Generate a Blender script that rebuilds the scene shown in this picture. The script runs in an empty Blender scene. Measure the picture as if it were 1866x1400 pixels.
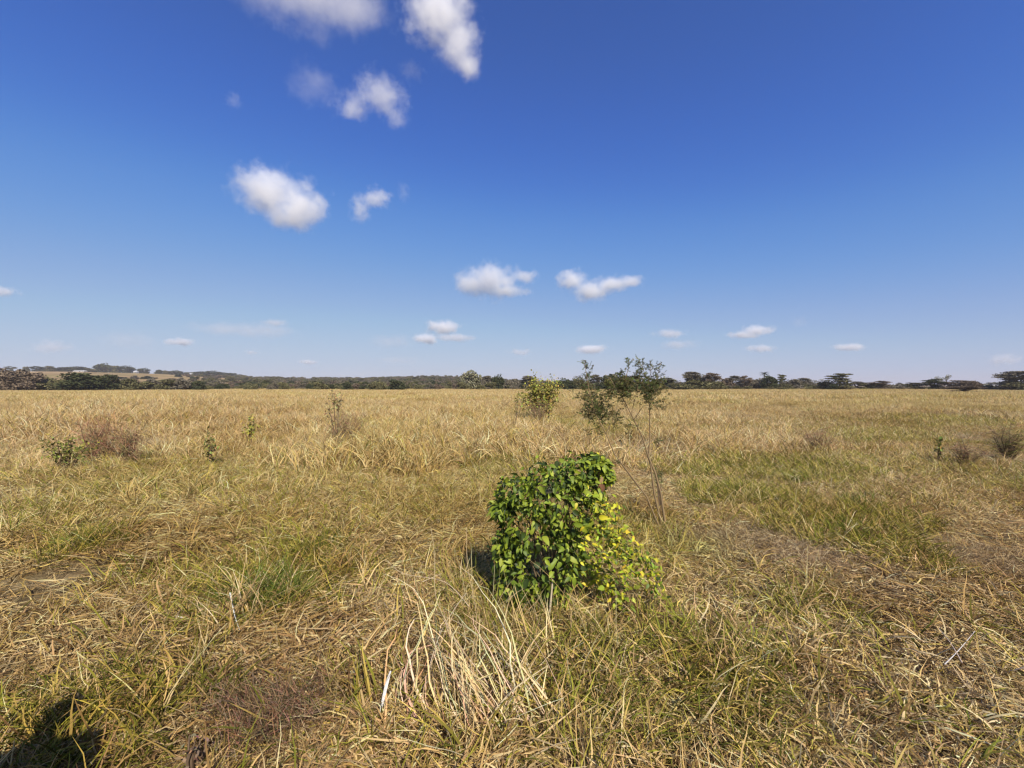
import bpy, bmesh, math, random
import numpy as np
from mathutils import Vector, Matrix, Euler

scene = bpy.context.scene
COL = scene.collection
R = math.radians
F = 784.0                       # focal length of the photograph in its own pixels
HOR = 702.0                     # its horizon row
CAMZ = 1.6

# ------------------------------------------------------------------ camera
cam = bpy.data.cameras.new("camera")
cam.sensor_width = 36.0
cam.lens = 36.0 * F / 1866.0
cam.clip_start = 0.05
cam.clip_end = 90000.0
camo = bpy.data.objects.new("camera", cam)
COL.objects.link(camo)
camo.location = (0, 0, CAMZ)
camo.rotation_euler = (R(90) + math.atan((HOR - 700) / F), 0, 0)
scene.camera = camo

# ------------------------------------------------------------------ world
SUN_EL, SUN_AZ = 42.0, 158.0    # azimuth clockwise from +Y
w = bpy.data.worlds.new("World")
scene.world = w
w.use_nodes = True
nt = w.node_tree
bg = nt.nodes["Background"]
sky = nt.nodes.new("ShaderNodeTexSky")
sky.sky_type = 'NISHITA'
sky.sun_disc = False
sky.sun_elevation = R(SUN_EL)
sky.sun_rotation = R(SUN_AZ)
sky.altitude = 0
sky.air_density = 1.0
sky.dust_density = 0.3
sky.ozone_density = 8.0
v1 = nt.nodes.new("ShaderNodeVectorMath"); v1.operation = 'SCALE'; v1.inputs['Scale'].default_value = 0.1
crv = nt.nodes.new("ShaderNodeRGBCurve")
v2 = nt.nodes.new("ShaderNodeVectorMath"); v2.operation = 'SCALE'; v2.inputs['Scale'].default_value = 10.0
nt.links.new(sky.outputs[0], v1.inputs[0])
nt.links.new(v1.outputs[0], crv.inputs['Color'])
nt.links.new(crv.outputs[0], v2.inputs[0])
nt.links.new(v2.outputs[0], bg.inputs[0])
# the phone's rendering of the sky: deep saturated blue above, lavender at the horizon
for ci_, pts_ in ((0, [(0, 0), (.05, .042), (.074, .062), (.11, .122), (.234, .31), (.45, .46), (1, .55)]),
                  (1, [(0, 0), (.107, .108), (.157, .170), (.227, .282), (.42, .45), (.507, .51), (1, .60)]),
                  (2, [(0, 0), (.245, .385), (.34, .550), (.456, .655), (.645, .70), (1, .74)])):
    c_ = crv.mapping.curves[ci_]
    while len(c_.points) > 2: c_.points.remove(c_.points[1])
    c_.points[0].location = pts_[0]; c_.points[-1].location = pts_[-1]
    for p_ in pts_[1:-1]: c_.points.new(*p_)
crv.mapping.update()
bg.inputs[1].default_value = 0.084

# ------------------------------------------------------------------ sun
sl = bpy.data.lights.new("sun", 'SUN')
sl.energy = 5.0
sl.angle = R(0.55)
sl.color = (1.0, 0.92, 0.80)
so = bpy.data.objects.new("sun", sl)
COL.objects.link(so)
sd = Vector((math.cos(R(SUN_EL)) * math.sin(R(SUN_AZ)), math.cos(R(SUN_EL)) * math.cos(R(SUN_AZ)), math.sin(R(SUN_EL))))
so.rotation_euler = sd.to_track_quat('Z', 'Y').to_euler()
so.location = (20, -20, 30)

scene.view_settings.view_transform = 'Standard'
scene.view_settings.look = 'None'
scene.view_settings.exposure = 0.28
scene.view_settings.gamma = 1.0
cy = scene.cycles
cy.max_bounces = 8
cy.diffuse_bounces = 2
cy.glossy_bounces = 1
cy.transmission_bounces = 2
cy.transparent_max_bounces = 8
cy.volume_bounces = 7
cy.volume_max_steps = 96
cy.use_denoising = True
cy.filter_width = 1.3


# ------------------------------------------------------------------ helpers
def at(px, py, Y):
    """photo pixel at distance Y along the view axis -> world point"""
    return Vector(((px - 933) / F * Y, Y, CAMZ - (py - HOR) / F * Y))


def tag(o, label=None, cat=None, group=None, kind=None):
    if label: o['label'] = label
    if cat: o['category'] = cat
    if group: o['group'] = group
    if kind: o['kind'] = kind
    return o


def empty(name, loc, rz=0.0):
    o = bpy.data.objects.new(name, None)
    o.empty_display_size = 0.2
    COL.objects.link(o)
    o.location = loc
    o.rotation_euler = (0, 0, rz)
    return o


def link_mesh(name, me, mat, parent=None):
    o = bpy.data.objects.new(name, me)
    COL.objects.link(o)
    if mat is not None and len(me.materials) == 0:
        me.materials.append(mat)
    if parent is not None:
        o.parent = parent
    return o


def np_mesh(name, V, Fq, colors=None, smooth=False, tris=False):
    """V (n,3), Fq (m,k) faces, colors (n,3)"""
    me = bpy.data.meshes.new(name)
    V = np.asarray(V, dtype=np.float32)
    Fq = np.asarray(Fq, dtype=np.int32)
    k = Fq.shape[1]
    me.vertices.add(len(V))
    me.vertices.foreach_set("co", V.ravel())
    me.loops.add(Fq.size)
    me.loops.foreach_set("vertex_index", Fq.ravel())
    me.polygons.add(len(Fq))
    me.polygons.foreach_set("loop_start", np.arange(0, Fq.size, k, dtype=np.int32))
    if smooth:
        me.polygons.foreach_set("use_smooth", np.ones(len(Fq), dtype=bool))
    if colors is not None:
        a = me.color_attributes.new("col", 'FLOAT_COLOR', 'POINT')
        c4 = np.ones((len(V), 4), dtype=np.float32)
        c4[:, :3] = colors
        a.data.foreach_set("color", c4.ravel())
    me.update(calc_edges=True)
    me.validate()
    return me


class Acc:
    """collects faces of one size with colours into one mesh"""
    def __init__(self):
        self.V, self.F, self.C, self.n = [], [], [], 0

    def add(self, V, Fq, C):
        V = np.asarray(V, dtype=np.float32).reshape(-1, 3)
        self.V.append(V)
        self.F.append(np.asarray(Fq, dtype=np.int32) + self.n)
        C = np.asarray(C, dtype=np.float32)
        if C.ndim == 1:
            C = np.tile(C, (len(V), 1))
        self.C.append(C)
        self.n += len(V)

    def tube(self, pts, rads, col, sides=5):
        pts = [Vector(p) for p in pts]
        n = len(pts)
        V = []
        for i, p in enumerate(pts):
            d = (pts[min(i + 1, n - 1)] - pts[max(i - 1, 0)])
            if d.length < 1e-9: d = Vector((0, 0, 1))
            d.normalize()
            u = d.orthogonal().normalized()
            v = d.cross(u)
            for s in range(sides):
                a = 2 * math.pi * s / sides
                V.append(p + (u * math.cos(a) + v * math.sin(a)) * rads[i])
        Fq = []
        for i in range(n - 1):
            for s in range(sides):
                t = (s + 1) % sides
                Fq.append((i * sides + s, i * sides + t, (i + 1) * sides + t, (i + 1) * sides + s))
        self.add([tuple(v) for v in V], Fq, col)

    def build(self, name, mat, parent=None, smooth=False):
        me = np_mesh(name, np.concatenate(self.V), np.concatenate(self.F), np.concatenate(self.C), smooth)
        return link_mesh(name, me, mat, parent)

    def mesh(self, name, mat, smooth=False):
        me = np_mesh(name, np.concatenate(self.V), np.concatenate(self.F), np.concatenate(self.C), smooth)
        me.materials.append(mat)
        return me


# ------------------------------------------------------------------ materials
def N(nt, t, **kw):
    n = nt.nodes.new(t)
    for k, v in kw.items():
        setattr(n, k, v)
    return n


def leaf_material(name, rough=0.7, transl=0.25, spec=0.2, noise=None, hue_noise=0.0):
    """colour from the mesh's own 'col' attribute, plus broad patches of greener growth"""
    m = bpy.data.materials.new(name)
    m.use_nodes = True
    nt = m.node_tree
    L = nt.links
    pr = nt.nodes["Principled BSDF"]
    out = nt.nodes["Material Output"]
    pr.inputs['Roughness'].default_value = rough
    pr.inputs['Specular IOR Level'].default_value = spec
    at_ = N(nt, "ShaderNodeAttribute", attribute_name="col")
    col = at_.outputs['Color']
    if noise:
        geo = N(nt, "ShaderNodeNewGeometry")
        for (scale, lo, hi, tint, seed) in noise:
            mp = N(nt, "ShaderNodeMapping")
            mp.inputs['Location'].default_value = (seed, seed * 1.7, 0)
            L.new(geo.outputs['Position'], mp.inputs['Vector'])
            nz = N(nt, "ShaderNodeTexNoise")
            nz.inputs['Scale'].default_value = scale
            nz.inputs['Detail'].default_value = 4
            nz.inputs['Roughness'].default_value = 0.62
            L.new(mp.outputs[0], nz.inputs['Vector'])
            mr = N(nt, "ShaderNodeMapRange")
            mr.interpolation_type = 'SMOOTHSTEP'
            mr.inputs['From Min'].default_value = lo
            mr.inputs['From Max'].default_value = hi
            L.new(nz.outputs['Fac'], mr.inputs['Value'])
            mx = N(nt, "ShaderNodeMix", data_type='RGBA', blend_type='MULTIPLY')
            L.new(mr.outputs[0], mx.inputs['Factor'])
            L.new(col, mx.inputs[6])
            mx.inputs[7].default_value = (*tint, 1)
            col = mx.outputs[2]
    L.new(col, pr.inputs['Base Color'])
    if transl > 0:
        tr = N(nt, "ShaderNodeBsdfTranslucent")
        L.new(col, tr.inputs['Color'])
        mix = N(nt, "ShaderNodeMixShader")
        mix.inputs[0].default_value = transl
        L.new(pr.outputs[0], mix.inputs[1])
        L.new(tr.outputs[0], mix.inputs[2])
        L.new(mix.outputs[0], out.inputs['Surface'])
    return m


GREEN_TINT = (0.80, 0.95, 0.58)
M_GRASS = leaf_material("dry grass blades", 0.85, 0.22, 0.05,
                        noise=[(0.33, 0.55, 0.78, GREEN_TINT, 3.1),
                               (0.8, 0.48, 0.72, (0.76, 0.68, 0.58), 11.0),
                               (0.17, 0.46, 0.66, (0.82, 0.77, 0.68), 41.0),
                               (0.06, 0.45, 0.75, (0.90, 0.95, 0.74), 27.0)])
M_TUSS = leaf_material("tussock blades", 0.85, 0.22, 0.05)
M_LEAF = leaf_material("broad green leaves", 0.5, 0.16, 0.28)
M_FINE = leaf_material("fine leaflets", 0.85, 0.2, 0.04)
M_CROWN = leaf_material("tree foliage", 0.8, 0.08, 0.05)
M_BARK = leaf_material("bark and stems", 0.85, 0.0, 0.1)


def ground_material(name, palette, scales, bump=0.5):
    m = bpy.data.materials.new(name)
    m.use_nodes = True
    nt = m.node_tree
    L = nt.links
    pr = nt.nodes["Principled BSDF"]
    pr.inputs['Roughness'].default_value = 0.95
    pr.inputs['Specular IOR Level'].default_value = 0.05
    geo = N(nt, "ShaderNodeNewGeometry")
    n1 = N(nt, "ShaderNodeTexNoise")
    n1.inputs['Scale'].default_value = scales[0]
    n1.inputs['Detail'].default_value = 9
    n1.inputs['Roughness'].default_value = 0.7
    L.new(geo.outputs['Position'], n1.inputs['Vector'])
    cr = N(nt, "ShaderNodeValToRGB")
    el = cr.color_ramp.elements
    el[0].position, el[0].color = 0.32, (*palette[0], 1)
    el[1].position, el[1].color = 0.70, (*palette[-1], 1)
    for i, c in enumerate(palette[1:-1]):
        e = el.new(0.32 + 0.38 * (i + 1) / (len(palette) - 1))
        e.color = (*c, 1)
    L.new(n1.outputs['Fac'], cr.inputs[0])
    n2 = N(nt, "ShaderNodeTexNoise")
    n2.inputs['Scale'].default_value = scales[1]
    n2.inputs['Detail'].default_value = 6
    L.new(geo.outputs['Position'], n2.inputs['Vector'])
    mr = N(nt, "ShaderNodeMapRange")
    mr.inputs['From Min'].default_value = 0.42
    mr.inputs['From Max'].default_value = 0.68
    L.new(n2.outputs['Fac'], mr.inputs['Value'])
    mx = N(nt, "ShaderNodeMix", data_type='RGBA', blend_type='MULTIPLY')
    mx.inputs[7].default_value = (0.62, 0.72, 0.5, 1)
    L.new(mr.outputs[0], mx.inputs['Factor'])
    L.new(cr.outputs[0], mx.inputs[6])
    L.new(mx.outputs[2], pr.inputs['Base Color'])
    bp = N(nt, "ShaderNodeBump")
    bp.inputs['Strength'].default_value = bump
    bp.inputs['Distance'].default_value = 0.3 / scales[0]
    L.new(n1.outputs['Fac'], bp.inputs['Height'])
    L.new(bp.outputs[0], pr.inputs['Normal'])
    return m


# ------------------------------------------------------------------ ground
def gh(x, y):
    """gentle swells of the field, metres"""
    x = np.asarray(x, float); y = np.asarray(y, float)
    r = np.hypot(x, y)
    h = (0.05 * np.sin(x * 0.9 + 1.3) * np.cos(y * 0.7 + .4) + 0.04 * np.sin(x * 0.37 - y * 0.51 + 2)
         + 0.025 * np.sin(2.3 * x + 1.1 * y) * np.sin(1.7 * y - .6 * x))
    h += .15 * np.sin(x * .13 + 1.1) * np.sin(y * .16 + .3) * np.clip((r - 8) / 14, 0, 1) + .10 * np.sin(x * .31 + y * .07) * np.clip((r - 10) / 20, 0, 1)
    # a shallow worn hollow at the left
    h -= 0.10 * np.exp(-(((x + 3.2) / 0.9) ** 2 + ((y - 3.55) / 0.42) ** 2))
    return h * np.clip(r / 2.0, 0.3, 1) * np.clip(1.3 - r / 90, 0, 1)


def polar_sheet(name, rr, az, hfun, mat, kind='structure', wrap=True):
    V = []
    na = len(az)
    for r in rr:
        x = r * np.sin(az); y = r * np.cos(az)
        V.append(np.stack([x, y, hfun(x, y)], 1))
    V = np.concatenate(V)
    Fq = []
    lim = na if wrap else na - 1
    for i in range(len(rr) - 1):
        a = np.arange(lim)
        b = (a + 1) % na
        Fq.append(np.stack([i * na + a, i * na + b, (i + 1) * na + b, (i + 1) * na + a], 1))
    me = np_mesh(name, V, np.concatenate(Fq), smooth=True)
    o = link_mesh(name, me, mat)
    return o


M_SOIL = ground_material("straw littered soil", [(0.075, 0.05, 0.03), (0.20, 0.135, 0.075), (0.31, 0.215, 0.12), (0.38, 0.28, 0.16)], (9.0, 0.12))
M_HILL = ground_material("dry hill pasture", [(0.19, 0.125, 0.06), (0.29, 0.195, 0.095), (0.40, 0.28, 0.14), (0.27, 0.19, 0.09)], (0.05, 0.012), 0.2)
az = np.linspace(0, 2 * np.pi, 241)[:-1]
rr = np.concatenate([[0.02], np.arange(0.25, 12, 0.25), np.geomspace(12, 3000, 60)])
g = polar_sheet("ground", rr, az, gh, M_SOIL)
tag(g, 'dry straw coloured field of tangled grass under a blue sky', kind='structure')


def ridge_px(px):
    """skyline of the bare rising land at the left and the low far hill, as degrees of photo rows above the horizon"""
    xs = [-900, -300, 0, 120, 240, 330, 440, 560, 640, 740, 800, 870, 960, 1100, 1500]
    hs_ = [24, 26, 25, 24.5, 22, 18.5, 12.5, 10.5, 10.5, 13, 15.5, 12, 5.5, 2.5, -3]
    return np.interp(px, xs, hs_)


def hill_h(x, y):
    x = np.asarray(x, float); y = np.asarray(y, float)
    r = np.hypot(x, y)
    yy = np.maximum(y, 1.0)
    px = np.clip(933 + x / yy * F, -900, 2600)
    rows = ridge_px(px)
    t = np.clip((r - 190) / 560, 0, 1)
    t = t * t * (3 - 2 * t) * 0.45 + t * 0.55
    Yr = 750.0 * y / np.maximum(r, 1.0)
    Yr = np.maximum(Yr, 250.0)
    top = rows / F * Yr + 1.6
    fall = np.clip((r - 760) / 700, 0, 1)
    return -0.4 + (top + 0.4) * t * (1 - 0.8 * fall) + 0.25 * np.sin(x * 0.03) * np.cos(y * 0.026) * t


haz = np.linspace(R(-66), R(66), 300)
hr = np.concatenate([np.linspace(190, 800, 60), np.linspace(830, 1500, 12)])
h_o = polar_sheet("hills", hr, haz, hill_h, M_HILL, wrap=False)
tag(h_o, 'low bare rise of brown pasture along the left horizon with a wooded hill beside it', kind='structure')

# ------------------------------------------------------------------ grass blades
STRAW = np.array([[0.82, 0.615, 0.32], [0.70, 0.505, 0.24], [0.58, 0.40, 0.18], [0.84, 0.69, 0.41],
                  [0.42, 0.275, 0.12], [0.62, 0.455, 0.155], [0.62, 0.41, 0.225], [0.21, 0.125, 0.06]])
GREENS = np.array([[0.33, 0.325, 0.055], [0.23, 0.25, 0.042], [0.45, 0.395, 0.085], [0.56, 0.43, 0.12], [0.13, 0.14, 0.028]])
MAUVE = np.array([[0.42, 0.31, 0.19], [0.54, 0.41, 0.26], [0.22, 0.15, 0.09], [0.66, 0.53, 0.34]])


def blades(n, rad, L, W, lean0, lean1, segs, rng, pal, pal2=None, p2=0.0, square=False, kink=0.5, azi=None, azs=0.6,
           root=None, taper=1.0, gauss=False, clump=0, csd=.035):
    """n curved tapering strips; returns V, F, C"""
    if root is None:
        if gauss:
            x = rng.normal(0, rad / 2, n); y = rng.normal(0, rad / 2, n)
        else:
            r = rad * np.sqrt(rng.random(n)); a = rng.random(n) * 2 * np.pi
            x = r * np.cos(a); y = r * np.sin(a)
        root = np.stack([x, y, np.zeros(n)], 1)
    az_ = rng.random(n) * 2 * np.pi if azi is None else azi + rng.normal(0, azs, n)
    shade = np.ones(n)
    if clump:
        m_ = max(2, n // clump)
        rc = rad * np.sqrt(rng.random(m_)); ac = rng.random(m_) * 2 * np.pi
        which = rng.integers(0, m_, n)
        root = np.stack([(rc * np.cos(ac))[which] + rng.normal(0, csd, n), (rc * np.sin(ac))[which] + rng.normal(0, csd, n), np.zeros(n)], 1)
        az_ = (rng.random(m_) * 2 * np.pi)[which] + rng.normal(0, .75, n)
        shade = rng.uniform(.72, 1.22, m_)[which]
    ln = L[0] + (L[1] - L[0]) * rng.random(n) ** 1.4
    wd = W[0] + (W[1] - W[0]) * rng.random(n) ** 1.6
    t0 = np.radians(lean0[0] + (lean0[1] - lean0[0]) * rng.random(n))
    t1 = t0 + np.radians(lean1[0] + (lean1[1] - lean1[0]) * rng.random(n))
    tw = rng.normal(0, 0.7, n)
    tw1 = tw + rng.normal(0, 0.9, n)
    p = root.copy()
    pts, sides = [], []
    azc = az_.copy()
    for k in range(segs + 1):
        f = k / segs
        th = t0 + (t1 - t0) * f
        d = np.stack([np.sin(th) * np.cos(azc), np.sin(th) * np.sin(azc), np.cos(th)], 1)
        s = np.stack([-np.sin(azc), np.cos(azc), np.zeros(n)], 1)
        u = np.cross(d, s)
        tt = tw + (tw1 - tw) * f
        side = s * np.cos(tt)[:, None] + u * np.sin(tt)[:, None]
        pts.append(p.copy()); sides.append(side)
        p = p + d * (ln / segs)[:, None]
        p[:, 2] = np.maximum(p[:, 2], 0.006 + 0.05 * rng.random(n) * (p[:, 2] < 0.006))
        azc = azc + rng.normal(0, kink, n) * 0.6
    V = np.zeros((n, segs + 1, 2, 3))
    for k in range(segs + 1):
        f = k / segs
        ww = (wd * (1.0 - taper * f ** 2.2 * 0.93) * 0.5)[:, None]
        V[:, k, 0] = pts[k] - sides[k] * ww
        V[:, k, 1] = pts[k] + sides[k] * ww
    base = (np.arange(n) * (segs + 1) * 2)[:, None, None]
    k = np.arange(segs)[None, :, None] * 2
    quad = np.array([0, 1, 3, 2])[None, None, :]
    Fq = (base + k + quad).reshape(-1, 4)
    pal = np.asarray(pal)
    c = pal[rng.integers(0, len(pal), n)]
    if pal2 is not None:
        m = rng.random(n) < p2
        pal2 = np.asarray(pal2)
        c = np.where(m[:, None], pal2[rng.integers(0, len(pal2), n)], c)
    c = c * ((1 + rng.normal(0, 0.15, n)) * shade)[:, None]
    # dead blades bleach towards the tip; the sheath near the root stays browner
    C = np.repeat(c[:, None, :], (segs + 1) * 2, 1).reshape(n, segs + 1, 2, 3)
    f = np.linspace(0, 1, segs + 1)[None, :, None, None]
    C = C * (0.86 + 0.22 * f)
    return V.reshape(-1, 3), Fq, np.clip(C.reshape(-1, 3), 0.01, 0.86)


def blade_mesh(name, sets, mat):
    A = Acc()
    for s in sets:
        A.add(*s)
    return A.mesh(name, mat)


rng = np.random.default_rng(7)
protos = []


def proto(sets, mat=M_GRASS):
    me = blade_mesh("grass_patch", sets, mat)
    o = bpy.data.objects.new("grass_patch", me)
    protos.append(o)
    return len(protos) - 1


near_dry, near_mix, near_green, near_lit, near_mauve, stalk = [], [], [], [], [], []
for k in range(5):
    near_dry.append(proto([
        blades(360, .30, (.05, .17), (.0045, .0095), (40, 92), (-10, 75), 4, rng, STRAW, GREENS, .14, kink=.8, clump=13, csd=.03),
        blades(130, .30, (.08, .24), (.003, .008), (60, 92), (-20, 30), 3, rng, STRAW, MAUVE, .3, clump=13, csd=.03),
        blades(45, .30, (.10, .28), (.004, .009), (10, 55), (20, 90), 5, rng, STRAW, GREENS, .25, clump=13, csd=.03)]))
    near_mix.append(proto([
        blades(380, .30, (.06, .20), (.0045, .0095), (25, 85), (0, 85), 4, rng, STRAW, GREENS, .30, kink=.8, clump=13, csd=.03),
        blades(90, .30, (.07, .22), (.004, .009), (60, 92), (-20, 30), 3, rng, STRAW, MAUVE, .2, clump=13, csd=.03),
        blades(45, .30, (.12, .30), (.004, .009), (5, 50), (20, 90), 5, rng, GREENS, STRAW, .5, clump=13, csd=.03)]))
for k in range(3):
    near_green.append(proto([
        blades(320, .26, (.08, .26), (.0045, .009), (10, 65), (20, 80), 5, rng, GREENS, STRAW, .25, kink=.5, clump=13, csd=.03),
        blades(120, .30, (.06, .20), (.005, .011), (60, 92), (-20, 30), 3, rng, STRAW, GREENS, .4, clump=13, csd=.03)]))
    near_lit.append(proto([
        blades(320, .32, (.06, .24), (.004, .009), (72, 93), (-12, 20), 4, rng, STRAW, MAUVE, .30, kink=.4, clump=13, csd=.03),
        blades(70, .32, (.08, .22), (.004, .009), (30, 75), (10, 60), 4, rng, STRAW, MAUVE, .2, clump=13, csd=.03)]))
    near_mauve.append(proto([
        blades(330, .30, (.05, .18), (.002, .006), (50, 92), (-20, 60), 3, rng, MAUVE, STRAW, .25, kink=.9, clump=13, csd=.03),
        blades(80, .30, (.08, .20), (.002, .004), (20, 70), (10, 80), 4, rng, MAUVE, STRAW, .4, clump=13, csd=.03)]))
    stalk.append(proto([
        blades(13, .25, (.35, .75), (.003, .006), (2, 30), (5, 60), 7, rng, STRAW[:4], GREENS, .1, kink=.18, taper=.6, clump=13, csd=.03),
        blades(18, .25, (.25, .5), (.005, .011), (10, 60), (20, 80), 6, rng, STRAW[:4], GREENS, .2, kink=.3, clump=13, csd=.03)]))
mid_dry, mid_green, mid_up, far_p, mid_brown = [], [], [], [], []
for k in range(4):
    mid_dry.append(proto([
        blades(820, .75, (.08, .24), (.007, .014), (20, 85), (0, 90), 4, rng, STRAW, GREENS, .20, kink=.8, clump=13, csd=.055),
        blades(130, .75, (.16, .36), (.006, .012), (3, 45), (20, 90), 5, rng, STRAW, GREENS, .22, clump=13, csd=.055)]))
    mid_green.append(proto([
        blades(760, .75, (.08, .26), (.007, .014), (15, 80), (0, 90), 4, rng, GREENS, STRAW, .45, kink=.8, clump=13, csd=.055),
        blades(130, .75, (.16, .36), (.007, .013), (3, 45), (20, 90), 5, rng, STRAW, GREENS, .5, clump=13, csd=.055)]))
    mid_up.append(proto([
        blades(300, .75, (.20, .50), (.008, .016), (2, 40), (20, 100), 5, rng, STRAW[:7], GREENS, .08, kink=.5, clump=13, csd=.055),
        blades(450, .75, (.10, .32), (.007, .015), (20, 85), (0, 80), 4, rng, STRAW, GREENS, .10, kink=.8, clump=13, csd=.055)]))
    mid_brown.append(proto([
        blades(500, .7, (.15, .40), (.004, .009), (10, 80), (0, 70), 3, rng, MAUVE, STRAW, .35, clump=13, csd=.055)]))
    far_p.append(proto([
        blades(900, 2.3, (.3, .72), (.02, .04), (5, 50), (10, 80), 3, rng, STRAW[:7], GREENS, .14)]))

gcol = bpy.data.collections.new("grass kinds")
for i, o in enumerate(protos):
    o.name = "grass_patch_%03d" % i
    gcol.objects.link(o)


def vnoise(x, y, s, seed):
    """cheap smooth value noise in 0..1"""
    r_ = np.random.default_rng(seed).random((64, 64))
    X = x * s + 1000.3; Y = y * s + 1000.7
    xi = np.floor(X).astype(int); yi = np.floor(Y).astype(int)
    fx = X - xi; fy = Y - yi
    fx = fx * fx * (3 - 2 * fx); fy = fy * fy * (3 - 2 * fy)
    a = r_[xi % 64, yi % 64]; b = r_[(xi + 1) % 64, yi % 64]
    c = r_[xi % 64, (yi + 1) % 64]; d = r_[(xi + 1) % 64, (yi + 1) % 64]
    return (a * (1 - fx) + b * fx) * (1 - fy) + (c * (1 - fx) + d * fx) * fy


def gpt(px, py, z=0.12):
    """photo pixel -> point on the grass surface at height z"""
    Y = (CAMZ - z) * F / (py - HOR)
    return ((px - 933) / F * Y, Y)


# patches of the field read from the photograph: (px, py, radius m, weight)
GREEN_SPOTS = [(480, 1060, .50), (545, 1000, .5), (150, 975, .35), (1340, 835, 1.3), (1270, 840, 1.0), (1345, 890, .85), (1450, 850, 1.2),
               (1560, 950, 1.0), (1650, 985, .8), (1100, 790, 1.6), (900, 830, .6), (1740, 765, 3.), (90, 1260, .22), (230, 1260, .2),
               (1250, 1180, .3), (1340, 1240, .28), (300, 1030, .4), (1480, 1100, .3), (1060, 1250, .2), (230, 1340, .18)]
MAUVE_SPOTS = [(90, 1035, .45), (170, 1005, .4), (20, 1040, .5), (1390, 975, .6), (1470, 1010, .45), (1290, 960, .5), (470, 1290, .3), (420, 1350, .25),
               (330, 1390, .2), (600, 1330, .18), (1800, 1010, .7), (1820, 830, 1.6), (190, 830, 1.), (1500, 1240, .3), (60, 1210, .3), (1040, 1390, .15), (870, 1180, .2)]
LITTER_SPOTS = [(350, 1200, .5), (600, 1130, .5), (450, 1150, .5), (150, 1150, .4), (1300, 970, .5), (1130, 1170, .3), (560, 1180, .4), (230, 1110, .4),
                (870, 950, .8), (640, 1000, .6), (1420, 1080, .5), (1750, 1200, .4), (1650, 1060, .5), (300, 960, .8), (900, 1130, .3)]


def spot(x, y, spots, default=0.0):
    v = np.zeros_like(x) + default
    for px, py, rad in spots:
        cx, cy_ = gpt(px, py)
        v = np.maximum(v, np.exp(-((x - cx) ** 2 + (y - cy_) ** 2) / (rad * rad)))
    return v


BUSH = (0.29, 3.12)


def jgrid(y0, y1, sp, slope, pad, seed):
    r_ = np.random.default_rng(seed)
    ys = np.arange(y0, y1, sp)
    X, Y = [], []
    for yy in ys:
        half = slope * max(yy, 0) + pad
        xs = np.arange(-half, half, sp)
        X.append(xs + r_.uniform(-.5, .5, len(xs)) * sp)
        Y.append(np.full(len(xs), yy) + r_.uniform(-.5, .5, len(xs)) * sp)
    return np.concatenate(X), np.concatenate(Y), r_


PX, PY, PI_, PS, PR = [], [], [], [], []


def put(x, y, idx, s, rz):
    PX.append(x); PY.append(y); PI_.append(idx); PS.append(s); PR.append(rz)


def choose(r_, arr, n):
    return np.asarray(arr)[r_.integers(0, len(arr), n)]


# near mat
x, y, r_ = jgrid(-0.8, 9.5, 0.235, 1.35, 2.6, 21)
gsp, msp, lsp = spot(x, y, GREEN_SPOTS), spot(x, y, MAUVE_SPOTS), spot(x, y, LITTER_SPOTS)
nz1 = vnoise(x, y, .9, 3); nz2 = vnoise(x, y, .55, 4); nz3 = vnoise(x, y, .28, 5)
n = len(x)
idx = np.where(nz1 > .66, choose(r_, near_mix, n), choose(r_, near_dry, n))
idx = np.where((nz2 > .62), choose(r_, near_lit, n), idx)
idx = np.where(lsp > .45, choose(r_, near_lit, n), idx)
idx = np.where(gsp > .45, choose(r_, near_green, n), idx)
idx = np.where(msp > .5, choose(r_, near_mauve, n), idx)
s = r_.uniform(.8, 1.25, n) * (0.85 + 0.4 * nz3) * np.where(x > 1.2, 0.95, 1.0)
s = s * np.where(y < 2.0, .85, 1.0)
near_b = np.hypot((x - BUSH[0] - .1) / .62, (y - BUSH[1]) / .42)
vx, vy = gpt(1140, 1105, 0)
bare = 1.25 * spot(x, y, [(70, 1032, .50), (175, 1008, .32), (10, 1100, .28)])
keep = (r_.random(len(x)) > bare * 1.05) & (near_b > .66) & (np.hypot((x - vx) / .34, (y - vy) / .34) > .8)
put(x[keep], y[keep], idx[keep], s[keep], r_.uniform(0, 6.283, n)[keep])
# tall tufts crowding the bush's foot
r2 = np.random.default_rng(91)
for k in range(34):
    a_ = r2.uniform(2.2, 5.2) if k < 24 else r2.uniform(0, 6.283)
    q_ = r2.uniform(.82, 1.25)
    put(np.array([BUSH[0] - .05 + .55 * q_ * math.cos(a_)]), np.array([BUSH[1] + .42 * q_ * math.sin(a_)]), np.array([int(r2.choice(near_dry + stalk + near_green))]),
        np.array([r2.uniform(.7, 1.2)]), np.array([r2.uniform(0, 6.28)]))
# standing stalks over the mat
x, y, r_ = jgrid(1.4, 9.5, 0.62, 1.35, 2.2, 22)
n = len(x)
keep = (r_.random(n) < .42) & (np.hypot((x - BUSH[0]) / .6, (y - BUSH[1] + .2) / .6) > 1) & (spot(x, y, [(110, 1030, .9)]) < .3)
put(x[keep], y[keep], choose(r_, stalk, n)[keep], r_.uniform(.35, .85, n)[keep], r_.uniform(0, 6.283, n)[keep])
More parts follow.
